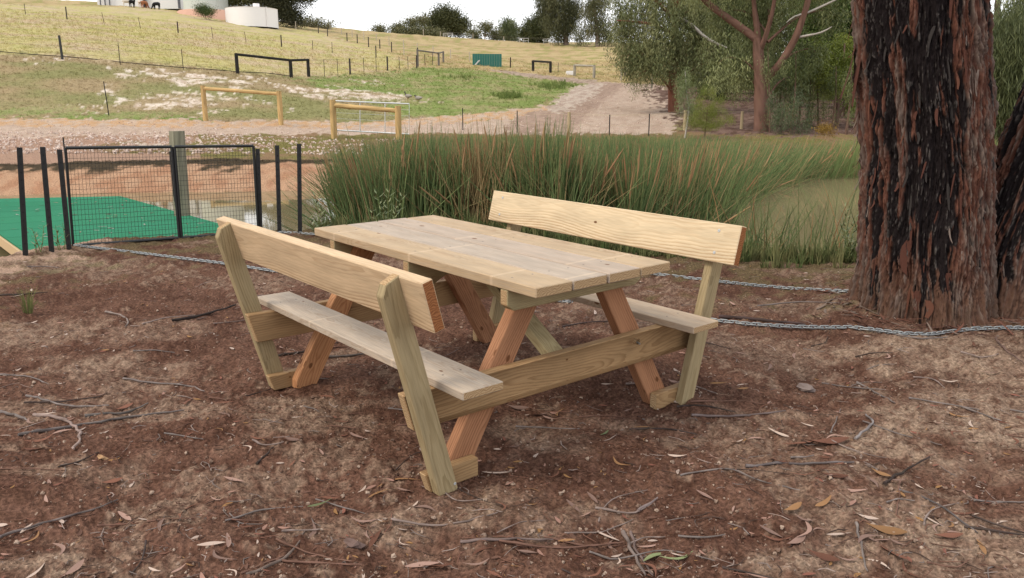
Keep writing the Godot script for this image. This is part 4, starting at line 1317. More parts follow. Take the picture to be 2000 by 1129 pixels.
	tree({"name": "low_bush", "label": "small orange leaved bush at the water's edge below the wood", "category": "shrub", "u": 1617, "depth": 23.0, "kind": "round", "scale": 0.4, "leaf": [Color(0.24, 0.14, 0.03), Color(0.38, 0.25, 0.06)],
		"puffs": [[1617, 252, 0, 0.28, 0.12, 0.25, 30]]})
	# ridge trees
	tree({"name": "spreading_tree", "label": "dark rounded spreading tree standing alone on the skyline", "u": 868, "depth": 176.0, "kind": "round", "leaf": [Color(0.05, 0.058, 0.022), Color(0.13, 0.125, 0.05)], "scale": 4.0,
		"limbs": [{"name": "trunk", "sides": 8, "p": [[868, 72, 0, 0.4], [868, 55, 0, 0.3], [866, 35, 0, 0.15]]}],
		"puffs": [[860, 45, 0, 2.4, 1.8, 2.2, 130], [890, 48, 0, 2.2, 1.6, 2.0, 110], [868, 30, 0, 2.0, 1.3, 2.0, 90], [850, 50, 0, 1.4, 1.4, 1.4, 60], [902, 52, 0, 1.1, 1.1, 1.1, 45], [880, 38, 0, 1.8, 1.4, 1.8, 70]]})
	for q in [[803, 170.0, 44, 60, 0.9], [822, 172.0, 40, 62, 1.1], [778, 172.0, 53, 64, 0.6], [925, 165.0, 66, 76, 1.0], [948, 160.0, 52, 76, 0.9], [740, 170.0, 57, 62, 0.7], [965, 162.0, 68, 77, 0.8]]:
		tree({"name": "small_tree", "label": "small thin tree on the skyline beside the rounded spreading tree", "group": "small trees on the skyline", "u": q[0], "depth": q[1], "leaf": dry, "scale": 3.2, "kind": "round",
			"limbs": [{"name": "trunk", "sides": 5, "p": [[q[0], q[3] + 12, 0, 0.12], [q[0] + 1, q[2] + 4, 0, 0.06]]}], "puffs": [[q[0], q[2], 0, q[4], q[4] * 0.7, q[4], 22], [q[0] + 4, q[2] + 4, 0, q[4] * 0.8, q[4] * 0.5, q[4], 12]]})
	for q in [[775, 64], [800, 64], [822, 64], [845, 67]]:
		tree({"name": "ridge_shrub", "label": "low dull green shrub in the row along the skyline", "category": "shrub", "group": "shrubs along the skyline", "u": q[0], "depth": 168.0, "leaf": dry, "scale": 3.0, "kind": "round",
			"puffs": [[q[0] - 5, q[1], 0, 1.3, 0.6, 1.0, 34], [q[0] + 8, q[1] + 1, 0, 1.3, 0.6, 1.0, 34]]})
	tree({"name": "conical_tree", "label": "pale green conical tree on the skyline", "u": 992, "depth": 165.0, "leaf": [Color(0.07, 0.09, 0.035), Color(0.19, 0.20, 0.09)], "scale": 3.4,
		"limbs": [{"name": "trunk", "sides": 6, "p": [[992, 84, 0, 0.25], [992, 60, 0, 0.15], [992, 42, 0, 0.05]]}],
		"puffs": [[992, 70, 0, 1.9, 1.0, 1.6, 70], [990, 58, 0, 1.5, 1.0, 1.4, 60], [992, 46, 0, 0.8, 0.9, 0.8, 26], [1004, 66, 0, 1.0, 0.9, 1.0, 30]]})
	tree({"name": "ridge_gum", "label": "dense dark olive tree on the skyline left of the tall gum", "u": 1045, "depth": 150.0, "leaf": [Color(0.05, 0.06, 0.022), Color(0.12, 0.125, 0.05)], "scale": 3.4, "kind": "round",
		"limbs": [{"name": "trunk", "sides": 6, "p": [[1048, 88, 0, 0.25], [1048, 60, 0, 0.15], [1048, 40, 0, 0.05]]}],
		"puffs": [[1035, 70, 0, 1.6, 0.9, 1.4, 70], [1055, 66, 0, 1.8, 1.1, 1.5, 90], [1050, 48, 0, 1.6, 1.0, 1.4, 70], [1064, 35, 0, 1.2, 1.0, 1.2, 50], [1030, 58, 0, 0.9, 0.8, 0.9, 30]]})
	tree({"name": "ridge_gum", "label": "tall gum tree with hanging foliage on the skyline", "u": 1104, "depth": 140.0, "leaf": [Color(0.06, 0.066, 0.03), Color(0.16, 0.155, 0.075)], "scale": 3.2, "bark": Color(0.225, 0.162, 0.129),
		"limbs": [{"name": "trunk", "sides": 8, "p": [[1104, 88, 0, 0.45], [1104, 55, 0, 0.36], [1100, 20, 0, 0.25], [1098, -30, 0, 0.1]]}],
		"puffs": [[1085, 40, 0, 2.2, 1.7, 2.0, 110], [1110, 50, 0, 1.6, 1.4, 1.5, 80], [1090, 10, 0, 2.6, 1.4, 2.0, 120], [1120, 20, 0, 1.6, 1.4, 1.5, 80], [1095, 68, 0, 1.2, 0.7, 1.2, 40], [1065, 6, 0, 1.4, 0.8, 1.3, 50], [1100, -25, 0, 3.0, 1.6, 2.4, 120]]})
	tree({"name": "ridge_gum", "label": "gum tree with pale bare trunk on the skyline above the track", "u": 1165, "depth": 135.0, "leaf": [Color(0.07, 0.08, 0.035), Color(0.19, 0.17, 0.08)], "scale": 3.0, "bark": Color(0.291, 0.228, 0.185),
		"limbs": [{"name": "trunk", "sides": 8, "p": [[1164, 88, 0, 0.4], [1166, 50, 0, 0.32], [1160, 10, 0, 0.2], [1165, -30, 0, 0.1]]}],
		"puffs": [[1155, 25, 0, 1.5, 1.3, 1.4, 60], [1175, 50, 0, 1.4, 1.4, 1.4, 60], [1150, 60, 0, 0.9, 0.8, 0.9, 30], [1170, 5, 0, 2.0, 1.2, 1.6, 70], [1185, 70, 0, 1.2, 0.7, 1.0, 40], [1130, 74, 0, 0.9, 0.6, 0.8, 22]]})
	tree({"name": "shade_tree", "label": "large dark shade tree behind the white water tank", "u": 536, "depth": 126.0, "kind": "round", "leaf": [Color(0.042, 0.045, 0.022), Color(0.105, 0.10, 0.05)], "scale": 3.0,
		"limbs": [{"name": "trunk", "sides": 8, "p": [[536, 40, 0, 0.45], [537, 15, 0, 0.36], [532, -20, 0, 0.2]]}, {"name": "limb", "p": [[537, 12, 0, 0.25], [560, 0, 0, 0.16], [590, -6, 0, 0.08]]}],
		"puffs": [[540, 12, 0, 1.8, 1.0, 1.5, 60], [525, -5, 0, 2.2, 1.2, 2.0, 80], [560, -6, 0, 2.0, 0.8, 1.6, 70], [592, -6, 0, 1.8, 0.5, 1.4, 50], [556, 28, 0, 1.4, 0.8, 1.2, 50], [572, 32, 0, 1.4, 1.0, 1.2, 50], [545, -40, 0, 5.0, 2.0, 4.0, 160]]})
	tree({"name": "shade_tree", "label": "olive green shrubby tree between the grey and white tanks", "u": 462, "depth": 130.0, "kind": "round", "leaf": [Color(0.08, 0.085, 0.03), Color(0.18, 0.17, 0.06)], "scale": 2.6,
		"puffs": [[450, 2, 0, 1.5, 0.9, 1.2, 50], [475, 0, 0, 2.0, 1.0, 1.4, 60], [500, -4, 0, 2.0, 1.0, 1.4, 60]]})
	for q in [[590, 44], [612, 46], [635, 52]]:
		tree({"name": "ridge_shrub", "label": "grey green bush behind the fence on the skyline right of the white tank", "category": "shrub", "group": "bushes on the skyline near the tank", "u": q[0], "depth": 140.0, "leaf": dry, "scale": 2.6, "kind": "round",
			"puffs": [[q[0], q[1], 0, 1.0, 0.5, 0.9, 28]]})

# ------------------------------------------------------------------ reeds, grass, stones
func blade_mesh(kind: int) -> ArrayMesh:
	var mb := MB.new()
	var bend: float = [0.03, 0.14, 0.07, 0.45][kind]
	var pts := []
	var rad := []
	var n := 6
	for i in n + 1:
		var f := float(i) / n
		pts.append(Vector3(bend * f * f, f * (1.0 - 0.25 * bend * f), 0.02 * sin(f * 4.0)))
		rad.append(lerpf(0.0054, 0.001, f * f))
	mb.tube(pts, rad, 3, Color.WHITE, false)
	var m := mat("reed", Color.WHITE, 0.6, 0, true)
	m.backlight_enabled = true
	m.backlight = Color(0.15, 0.16, 0.08)
	return mb.mesh(m)

func tuft_mesh(seed_: int, n: int, h: float, spread: float) -> ArrayMesh:
	var mb := MB.new()
	var r := RandomNumberGenerator.new()
	r.seed = seed_
	for i in n:
		var a := r.randf() * TAU
		var b := Vector3(cos(a), 0, sin(a)) * r.randf() * spread * 0.4
		var d := Vector3(cos(a + r.randf()), 0, sin(a + r.randf())) * spread * r.randf()
		var hh := h * r.randf_range(0.55, 1.0)
		var s := Vector3(-sin(a), 0, cos(a)) * h * 0.035
		var k := r.randf_range(0.8, 1.2)
		var c := Color(k, k, k)
		var m := b + d * 0.4 + Vector3(0, hh * 0.6, 0)
		var nn := s.cross(m - b).normalized()
		var i0 := mb.vert(b - s, nn, c)
		mb.vert(b + s, nn, c)
		mb.vert(m + s * 0.7, nn, c)
		mb.vert(m - s * 0.7, nn, c)
		mb.vert(b + d + Vector3(0, hh, 0), nn, c)
		mb.tri(i0, i0 + 2, i0 + 1); mb.tri(i0, i0 + 3, i0 + 2); mb.tri(i0 + 3, i0 + 4, i0 + 2)
	return mb.mesh(mat("grass", Color.WHITE, 0.8, 0, true))

func build_reeds() -> void:
	var r := RandomNumberGenerator.new()
	r.seed = 44
	var xf := [[], [], [], []]
	var cc := [[], [], [], []]
	var tries := 0
	var made := 0
	var hx := []
	var hc := []
	while made < 27000 and tries < 260000:
		tries += 1
		var z := 8.2 + 12.8 * pow(r.randf(), 1.7)
		var u := r.randf_range(620, 2300)
		var p := P(u, 330, z)
		var t := p.x / z
		if z < look(SHORE_T, SHORE_N, t) + 0.25: continue
		var edge := nz.get_noise_2d(p.x * 1.5, z * 1.5)
		var ul := look([8.0, 9.3, 11.0, 13.0, 16.0, 21.0], [735, 698, 695, 735, 770, 815], z) + edge * 45
		var ur := look([8.0, 8.8, 9.6, 10.5, 13.0, 16.0, 18.0, 18.8, 21.0], [1140, 1240, 1290, 1325, 1385, 1475, 1560, 2300, 2300], z) + edge * 70
		if u < ul or u > ur: continue
		if nz.get_noise_2d(p.x * 2.5 + 30, z * 2.5) < -0.35 and r.randf() < 0.7: continue
		var h := (1.37 - (z - 9.0) * 0.036) * r.randf_range(0.72, 1.0)
		h *= look([640, 700, 800, 900, 2300], [0.86, 0.93, 0.98, 1.0, 1.0], u)
		if z > 18.0: h *= 0.88
		var lean := 0.02 + 0.10 * r.randf()
		var dir := r.randf() * TAU
		var rightness := sm(1250, 1480, u) * sm(9.5, 11.5, z) * (1.0 - sm(1580, 1680, u))
		if rightness > 0.05:
			dir = r.randf_range(-0.6, 0.6); lean = lerpf(lean, r.randf_range(0.15, 0.62), rightness)
		elif u < ul + 45: dir = PI + r.randf_range(-0.6, 0.6); lean = r.randf_range(0.05, 0.22)
		if r.randf() < 0.08: lean += r.randf_range(0.2, 0.9)
		var tanpatch := exp(-pow((u - 935) / 38.0, 2.0)) * (1.0 - sm(9.6, 11.0, z))
		var k := 0
		var x := r.randf()
		if x < 0.25: k = 1
		elif x < 0.45: k = 2
		elif x < 0.52: k = 3
		var y0 := minf(H(p.x, -z), WATER) if z > look(SHORE_T, SHORE_N, t) + 0.8 else H(p.x, -z)
		var b := Basis(Vector3(0, 0, 1), -lean) * Basis.from_scale(Vector3(1.25, 1, 1.25) * 1.0)
		b = Basis(Vector3.UP, -dir) * b * Basis.from_scale(Vector3(1, h + (WATER - y0 if y0 < WATER else 0.0) + 0.05, 1))
		xf[k].append(Transform3D(b, Vector3(p.x, y0 - 0.03, -z)))
		var c := Color(0.08, 0.125, 0.05).lerp(Color(0.195, 0.24, 0.095), r.randf())
		if u > 1560: c = c.lerp(Color(0.19, 0.25, 0.09), sm(1560, 1660, u))
		if r.randf() < 0.12 + 0.75 * tanpatch: c = Color(0.27, 0.18, 0.085).lerp(Color(0.36, 0.27, 0.14), r.randf())
		if k == 3: c = Color(0.24, 0.19, 0.09).lerp(Color(0.14, 0.16, 0.07), r.randf())
		cc[k].append(c)
		if k == 2 and r.randf() < 0.32:
			hx.append(xf[k][xf[k].size() - 1])
			hc.append(Color(0.26, 0.14, 0.07).lerp(Color(0.40, 0.25, 0.13), r.randf()))
		made += 1
	# thin reeds on the near bank at the right
	for i in 900:
		var u := r.randf_range(1080, 1720) if r.randf() < 0.5 else r.randf_range(1400, 1720)
		var z := r.randf_range(0.15, 1.3) + look(SHORE_T, SHORE_N, P(u, 480, 7.5).x / 7.5)
		var p := P(u, 480, z)
		if nz.get_noise_2d(p.x * 2.0, 7.0) < 0.0 and r.randf() < 0.75: continue
		var h := r.randf_range(0.35, 1.0) * look([1080, 1300, 1500, 1720], [0.5, 0.8, 1.0, 1.0], u)
		var b := Basis(Vector3.UP, r.randf() * TAU) * Basis(Vector3(0, 0, 1), -r.randf_range(0.0, 0.5)) * Basis.from_scale(Vector3(1.0, h, 1.0))
		var k: int = [0, 0, 1, 1, 3][r.randi() % 5]
		xf[k].append(Transform3D(b, onto(p.x, -z, -0.02)))
		cc[k].append(Color(0.08, 0.12, 0.05).lerp(Color(0.17, 0.20, 0.08), r.randf()) if r.randf() < 0.8 else Color(0.30, 0.17, 0.08))
	var lab := ["upright green reed stems standing in the pond behind the table", "arching green reed stems mixed through the reed bed", "green reed stems that carry the seed heads in the reed bed", "bent dry tan reeds fallen about in the reed bed"]
	for k in 4:
		tag(multi("reed_bed", blade_mesh(k), xf[k], cc[k]), lab[k], "reeds")
	var hm := MB.new()
	hm.tube([Vector3(0.032, 0.70, 0.008), Vector3(0.035, 0.74, 0.006), Vector3(0.042, 0.80, 0.003), Vector3(0.052, 0.90, -0.008), Vector3(0.058, 0.96, -0.012)], [0.003, 0.0075, 0.0085, 0.0065, 0.001], 5, Color.WHITE, false)
	tag(multi("reed_heads", hm.mesh(mats["reed"]), hx, hc), "orange brown seed heads on the reed stems", "reeds")
	# low weeds and grass along the near shore
	var gx := []
	var gc := []
	for i in 5200:
		var u := r.randf_range(1060, 1720) if r.randf() < 0.62 else r.randf_range(600, 1080)
		var zs := look(SHORE_T, SHORE_N, P(u, 480, 7.8).x / 7.8)
		var z := zs + r.randfn(0.35, 0.28)
		if z < zs - 0.15: continue
		var p := P(u, 480, z)
		var s := r.randf_range(0.25, 0.9) + 1.3 * pow(r.randf(), 4.0)
		if nz.get_noise_2d(p.x * 1.7, z * 3.0) < -0.15: continue
		gx.append(Transform3D(Basis(Vector3.UP, r.randf() * TAU) * Basis.from_scale(Vector3(1, s, 1)), onto(p.x, -z, -0.01)))
		gc.append(Color(0.075, 0.11, 0.038).lerp(Color(0.20, 0.19, 0.085), r.randf()))
	tag(multi("shore_grass", tuft_mesh(3, 9, 0.16, 0.10), gx, gc), "tufts of green grass and weeds along the near shore of the pond", "grass")
	# paddock turf
	gx = []
	gc = []
	tries = 0
	while gx.size() < 46000 and tries < 140000:
		tries += 1
		var z := 17.5 * exp(r.randf() * 1.75)
		var u := r.randf_range(-80, 2080)
		var p := P(u, 200, z)
		var c := ground_colour(p.x, -z)
		if zone_id == 2 or zone_id == 4: continue
		if c.r > 0.4 and c.b > 0.25 and r.randf() < 0.75: continue
		if zone_id == 1 and (z < look(SHORE_T, SHORE_F, p.x / z) + 2.1 or c.r > c.g * 1.35): continue
		var k := r.randf_range(0.75, 1.12)
		var s := clampf(z / 30.0, 0.7, 2.6) * r.randf_range(0.5, 1.2)
		gx.append(Transform3D(Basis(Vector3.UP, r.randf() * TAU) * Basis.from_scale(Vector3(s * 1.4, s, s * 1.4)), onto(p.x, -z, -0.01)))
		k *= 1.3
		gc.append(Color(c.r * k, c.g * k, c.b * k))
	tag(multi("paddock_grass", tuft_mesh(8, 8, 0.075, 0.10), gx, gc), "short dry grass growing across the paddocks and far bank", "grass")
	# rushes in the green corner of the paddock
	gx = []
	gc = []
	for i in 260:
		var c0: Array = [[1085, 172], [1100, 166], [1060, 168], [985, 188], [1005, 190], [900, 152]][r.randi() % 6]
		var g := G(c0[0] + r.randfn(0, 12), c0[1] + r.randfn(0, 2.5))
		gx.append(Transform3D(Basis(Vector3.UP, r.randf() * TAU) * Basis.from_scale(Vector3(3.0, r.randf_range(1.5, 4.2), 3.0)), g))
		gc.append(Color(0.10, 0.145, 0.04).lerp(Color(0.19, 0.23, 0.07), r.randf()))
	tag(multi("rushes", tuft_mesh(5, 9, 0.1, 0.06), gx, gc), "clumps of green rushes where the grass meets the gravel track", "rushes")
	# rubble of the far bank
	gx = []
	gc = []
	for i in 2600:
		var z := r.randf_range(19.5, 25.0)
		var u := -60.0 + 720.0 * pow(r.randf(), 1.4)
		if r.randf() < 0.2: u = r.randf_range(300, 800)
		var p := P(u, 260, z)
		var c := ground_colour(p.x, -z)
		if c.g > c.r * 0.8 and r.randf() < 0.85: continue
		var s := r.randf_range(0.012, 0.036) * (1.6 if r.randf() < 0.1 else 1.0)
		gx.append(Transform3D(Basis.from_euler(Vector3(r.randf() * 6, r.randf() * 6, r.randf() * 6)) * Basis.from_scale(Vector3(s, s * 0.7, s * r.randf_range(0.8, 1.5))), onto(p.x, -z, s * 0.2)))
		gc.append(Color(0.45, 0.31, 0.24).lerp(Color(0.60, 0.50, 0.43), r.randf()))
	for i in 3800:
		var z := 22.5 * exp(r.randf() * 0.75)
		var p := P(r.randf_range(-40, 1340), 240, z)
		ground_colour(p.x, -z)
		if zone_id != 2: continue
		var s := r.randf_range(0.008, 0.026)
		gx.append(Transform3D(Basis.from_euler(Vector3(r.randf() * 6, r.randf() * 6, r.randf() * 6)) * Basis.from_scale(Vector3(s, s * 0.7, s * 1.2)), onto(p.x, -z, s * 0.2)))
		gc.append(Color(0.40, 0.28, 0.22).lerp(Color(0.62, 0.50, 0.42), r.randf()))
	tag(multi("rubble", stone_mesh(4), gx, gc), "pinkish rubble scattered beside the gravel track on the far bank", "rubble")

func stone_mesh(seed_: int) -> ArrayMesh:
	var r := RandomNumberGenerator.new()
	r.seed = seed_
	var sp := SphereMesh.new()
	sp.radius = 1.0; sp.height = 2.0; sp.radial_segments = 7; sp.rings = 4
	var a := sp.get_mesh_arrays()
	var vs: PackedVector3Array = a[Mesh.ARRAY_VERTEX]
	var mb := MB.new()
	for i in vs.size():
		var p := vs[i]
		vs[i] = p * (1.0 + nz.get_noise_3d(p.x * 1.3 + seed_ * 9, p.y * 1.3, p.z * 1.3) * 0.9)
	var idx: PackedInt32Array = a[Mesh.ARRAY_INDEX]
	for i in range(0, idx.size(), 3):
		var q := [vs[idx[i]], vs[idx[i + 1]], vs[idx[i + 2]]]
		if (q[2] - q[0]).cross(q[1] - q[0]).dot(q[0]) < 0.0: q.reverse()
		mb.face(q)
	return mb.mesh(mat("stone", Color.WHITE, 0.95, 0, true))

# ------------------------------------------------------------------ fences and farm things far off
func fence(label: String, posts: Array, wires: Array, wire_col: Color, wire_r: float, group := "") -> void:
	var first := G(posts[0][0], posts[0][1])
	var t := thing("wire_fence", label, "fence", first, 0.0, group)
	var tops := []
	for q in posts:
		var g := G(q[0], q[1])
		var h := P(q[0], q[2], -g.z).y - g.y
		var r: float = {"steel": 0.018, "timber": 0.065, "pale": 0.055, "big": 0.10}[q[3]]
		r = maxf(r, -g.z * 0.00035)
		var col: Color = {"steel": Color(0.03, 0.03, 0.03), "timber": Color(0.055, 0.05, 0.045), "pale": Color(0.42, 0.36, 0.28), "big": Color(0.38, 0.32, 0.26)}[q[3]]
		if q.size() > 4: col = q[4]
		var lean: float = q[5] if q.size() > 5 else 0.0
		var mb := MB.new()
		mb.tube([Vector3(0, -0.15, 0), Vector3(lean * h * 0.5, h * 0.5, 0), Vector3(lean * h, h, 0)], [r, r * 0.98, r * 0.93], 5 if q[3] == "steel" else 9, col)
		var o := obj("post", mb.mesh(mat("paint", Color.WHITE, 0.85, 0, true)), t)
		o.position = g - first
		tops.append([g - first, h])
	for w in wires:
		var mb := MB.new()
		var pts := []
		for e in tops: pts.append(e[0] + Vector3(0, minf(e[1] * 0.97, w), 0))
		mb.tube(pts, [wire_r], 3, wire_col, false)
		obj("wire", mb.mesh(mat("paint", Color.WHITE, 0.85, 0, true)), t)

func rail_frame(label: String, posts: Array, r: float, col: Color, rail_at := 0.92) -> void:
	var first := G(posts[0][0], posts[0][1])
	var t := thing("rail_fence", label, "fence", first)
	var ends := []
	for q in posts:
		var g := G(q[0], q[1])
		var h := P(q[0], q[2], -g.z).y - g.y
		limb(t, "post", [g - first - Vector3(0, 0.15, 0), g - first + Vector3(0, h * 0.5, 0), g - first + Vector3(0, h, 0)], [r, r, r * 0.96], col, 12)
		ends.append(g - first + Vector3(0, h * rail_at, 0))
	for i in ends.size() - 1:
		limb(t, "rail", [ends[i], ends[i].lerp(ends[i + 1], 0.5), ends[i + 1]], [r * 0.72, r * 0.72, r * 0.68], col, 12)

func build_farm() -> void:
	var gold := Color(0.46, 0.31, 0.14)
	var blk := Color(0.035, 0.033, 0.03)
	var gry := Color(0.30, 0.27, 0.22)
	rail_frame("new golden round timber fence frame beside the gravel track", [[402, 236, 167], [549, 244, 178]], 0.085, gold)
	rail_frame("new golden round timber frame standing in front of the silver farm gate", [[653, 271, 195], [779, 273, 207]], 0.095, gold, 0.86)
	rail_frame("black three post fence frame below the golden grass", [[464, 144, 104], [569, 151, 116], [603, 150, 115]], 0.10, blk, 0.95)
	rail_frame("dark weathered fence frame where the paddock fences meet", [[816, 130, 96], [857, 128, 102], [866, 122, 100]], 0.10, Color(0.16, 0.14, 0.12), 0.93)
	rail_frame("black two post fence frame right of the green screen", [[1041, 139, 118], [1075, 142, 120]], 0.13, blk, 0.94)
	rail_frame("grey timber fence frame at the head of the gravel track", [[1122, 149, 126], [1160, 153, 127]], 0.12, gry, 0.93)
	rail_frame("dark low fence frame under the drooping gum boughs", [[1221, 149, 132], [1262, 150, 134]], 0.11, Color(0.12, 0.10, 0.09), 0.92)
	# silver tube farm gate, standing just behind the golden frame
	var gz := -G(653, 271).z + 0.35
	var o3 := P(653, 262, gz)
	var gt := thing("farm_gate", "silver tube farm gate standing open behind the golden timber frame", "gate", o3)
	var sil := mat("silver", lin(0.62, 0.62, 0.60), 0.4, 0.5)
	var c00 := P(651, 254, gz) - o3
	var c01 := P(651, 197, gz) - o3
	var c10 := P(799, 262, gz + 0.2) - o3
	var c11 := P(799, 203, gz + 0.2) - o3
	var fr := MB.new()
	fr.tube([c00, c01 - Vector3(0, 0.1, 0), c01 + (c11 - c01) * 0.01, c01 + (c11 - c01) * 0.05, c11, c10, c00], [0.022], 8)
	obj("gate_frame", fr.mesh(sil), gt)
	for f in [0.35, 0.68]:
		var b := MB.new()
		b.tube([c00.lerp(c10, f), c01.lerp(c11, f)], [0.016], 8)
		obj("gate_bar", b.mesh(sil), gt)
	for f in [0.2, 0.4, 0.6, 0.8]:
		var b := MB.new()
		b.tube([c00.lerp(c01, f), c10.lerp(c11, f)], [0.004], 4, Color.WHITE, false)
		obj("gate_wire", b.mesh(sil), gt)
	# fences: foot u, foot v, top v, kind
	var bs := Color(0.03, 0.03, 0.03)
	var tanw := Color(0.45, 0.36, 0.22)
	var near := [[-140, 224, 160, "steel"], [-2, 226, 165, "steel", bs, 0.0], [213, 226, 159, "steel", bs, -0.05], [402, 236, 180, "steel"]]
	fence("wire mesh fence with black pickets along the far side of the gravel track", near, [0.2, 0.38, 0.55, 0.75, 1.0], tanw, 0.004)
	var mesh := MB.new()      # vertical wires of that fence
	var base := G(-140, 224)
	for i in 4 - 1:
		var a := G(near[i][0], near[i][1])
		var b := G(near[i + 1][0], near[i + 1][1])
		var n := int((b - a).length() / 0.32)
		for k in range(1, n):
			var p := a.lerp(b, float(k) / n)
			p.y = H(p.x, p.z)
			mesh.tube([p - base, p - base + Vector3(0, 0.98, 0)], [0.0035], 3, tanw, false)
	var vw := obj("upright_wires", mesh.mesh(mat("paint", Color.WHITE, 0.85, 0, true)), get_node("wire_fence"))
	vw.set_meta("kind", "stuff")
	fence("fence of black pickets and round posts between the pond and the gravel track", [[779, 270, 212, "steel"], [904, 254, 211, "steel"], [1010, 258, 216, "steel"], [1111, 262, 219, "pale", Color(0.40, 0.31, 0.19)], [1190, 264, 224, "steel"], [1267, 265, 222, "steel"], [1337, 254, 215, "pale", Color(0.40, 0.31, 0.19)], [1448, 252, 217, "pale", Color(0.40, 0.31, 0.19)]], [0.3, 0.6, 0.9], tanw, 0.003)
	fence("fence with a tall dark post running below the golden grass", [[-120, 106, 58, "timber"], [122, 116, 69, "timber", Color(0.06, 0.06, 0.055), -0.02], [235, 127, 84, "steel"], [358, 136, 96, "steel"], [464, 143, 106, "steel"]], [0.35, 0.7, 1.0], bs, 0.004)
	fence("fence of dark posts and pickets between the golden grass and the green paddock", [[603, 150, 117, "timber"], [634, 150, 116, "steel"], [660, 150, 115, "steel"], [684, 146, 114, "timber"], [711, 142, 113, "steel"], [735, 141, 89, "steel", Color(0.06, 0.055, 0.05)], [757, 138, 110, "timber"], [780, 136, 111, "steel"], [797, 135, 110, "steel"], [814, 133, 108, "timber"], [830, 129, 106, "steel"], [845, 127, 104, "steel"]], [0.4, 0.8, 1.1], bs, 0.005)
	fence("thin leaning picket fence across the golden grass hillside", [[-60, 20, -4, "steel"], [50, 29, 7, "steel"], [131, 38, 13, "timber", Color(0.07, 0.06, 0.05)], [204, 48, 24, "steel", Color(0.12, 0.09, 0.06), -0.12], [275, 56, 34, "steel", Color(0.12, 0.09, 0.06), -0.15], [348, 64, 42, "timber", Color(0.06, 0.04, 0.04)], [416, 77, 53, "steel", Color(0.12, 0.09, 0.06), -0.06], [481, 83, 62, "steel", Color(0.12, 0.09, 0.06), -0.1], [550, 92, 68, "timber", Color(0.06, 0.05, 0.04)], [611, 98, 79, "steel"], [649, 104, 82, "steel"], [735, 112, 89, "steel"]], [0.5, 1.0], bs, 0.004)
	fence("fence of dark posts running down the hill on the near side of the grassy lane", [[355, 8, -6, "steel"], [405, 25, 12, "steel"], [465, 30, 14, "steel"], [503, 47, 28, "steel"], [534, 51, 38, "steel"], [578, 57, 42, "pale"], [622, 65, 52, "timber"], [640, 71, 54, "timber"], [678, 81, 64, "timber"], [698, 85, 67, "timber"], [720, 92, 72, "timber"], [742, 95, 77, "timber"], [765, 102, 82, "timber"], [789, 108, 86, "pale"], [816, 117, 93, "timber"]], [0.4, 0.8, 1.1], Color(0.2, 0.18, 0.15), 0.005)
	fence("fence of pale posts running down the hill on the far side of the grassy lane", [[540, 42, 28, "pale"], [560, 44, 32, "pale"], [590, 48, 36, "pale"], [608, 51, 41, "pale"], [645, 59, 49, "pale"], [667, 68, 53, "pale"], [688, 73, 59, "pale"], [711, 79, 62, "pale"], [735, 79, 66, "pale"], [760, 89, 72, "pale"], [788, 91, 78, "pale"], [815, 96, 84, "pale"], [846, 108, 89, "pale"], [880, 114, 96, "pale"], [917, 121, 101, "pale"]], [0.4, 0.8, 1.1], Color(0.35, 0.31, 0.26), 0.005)
	fence("fence of grey posts along the foot of the far beige hill", [[997, 133, 112, "timber", Color(0.04, 0.035, 0.03)], [1041, 138, 120, "timber"], [1090, 142, 122, "steel"], [1122, 148, 128, "pale"], [1160, 153, 130, "pale"], [1213, 158, 133, "pale", Color(0.40, 0.34, 0.27)], [1273, 172, 145, "pale", Color(0.2, 0.19, 0.15)], [1330, 172, 148, "pale"]], [0.4, 0.8, 1.1], Color(0.2, 0.18, 0.15), 0.005)
	fence("row of pale posts on the skyline by the rounded spreading tree", [[827, 69, 57, "pale"], [860, 72, 61, "pale"], [924, 76, 66, "pale"], [984, 81, 71, "pale"], [1128, 86, 77, "pale"], [1134, 86, 73, "pale"]], [0.6, 1.1], Color(0.4, 0.36, 0.3), 0.006)
	for q in [[1014, 1032, 84, 75, "pale rail pen on the skyline before the dense olive tree"], [1062, 1084, 86, 76, "pale rail pen on the skyline before the tall gum"], [866, 884, 72, 65, "pale rail pen on the skyline under the rounded tree"]]:
		var a := G(q[0], q[2])
		var b := G(q[1], q[2])
		b = P(q[1], q[2], -a.z)
		var ht := P(q[0], q[3], -a.z).y - a.y
		var t := thing("rail_pen", q[4], "pen", a)
		var pm := mat("pen", lin(0.42, 0.40, 0.37), 0.8)
		for f in [0.0, 0.5, 1.0]:
			var mb := MB.new()
			mb.tube([(b - a) * f, (b - a) * f + Vector3(0, ht, 0)], [0.06], 6)
			obj("post", mb.mesh(pm), t)
		for f in [0.5, 1.0]:
			var mb := MB.new()
			mb.tube([Vector3(0, ht * f, 0), b - a + Vector3(0, ht * f, 0)], [0.05], 6)
			obj("rail", mb.mesh(pm), t)
	# black water pipe lying along the fence
	var pipe := []
	for q in [[-150, 92], [0, 101], [60, 106], [120, 109.5], [170, 113], [235, 120], [300, 126], [358, 131], [420, 135], [470, 141], [520, 144], [568, 149]]:
		var g := G(q[0], q[1] + 3.0)
		pipe.append(g + Vector3(0, 0.09 + 0.04 * sin(q[0] * 0.1), 0))
	var pb := MB.new()
	var p0: Vector3 = pipe[0]
	pb.tube(pipe.map(func(w): return w - p0), [0.022], 6, Color(0.02, 0.02, 0.02), false)
	var po := obj("water_pipe", pb.mesh(mat("paint", Color.WHITE, 0.85, 0, true)))
	po.position = p0
	tag(po, "thin black water pipe strung along the foot of the paddock fence", "pipe")
	# green sheet screen
	var s1 := G(923, 127)
	var s2 := G(980, 129)
	s2 = P(980, 129, -s1.z)
	var hs := P(923, 105, -s1.z).y - s1.y
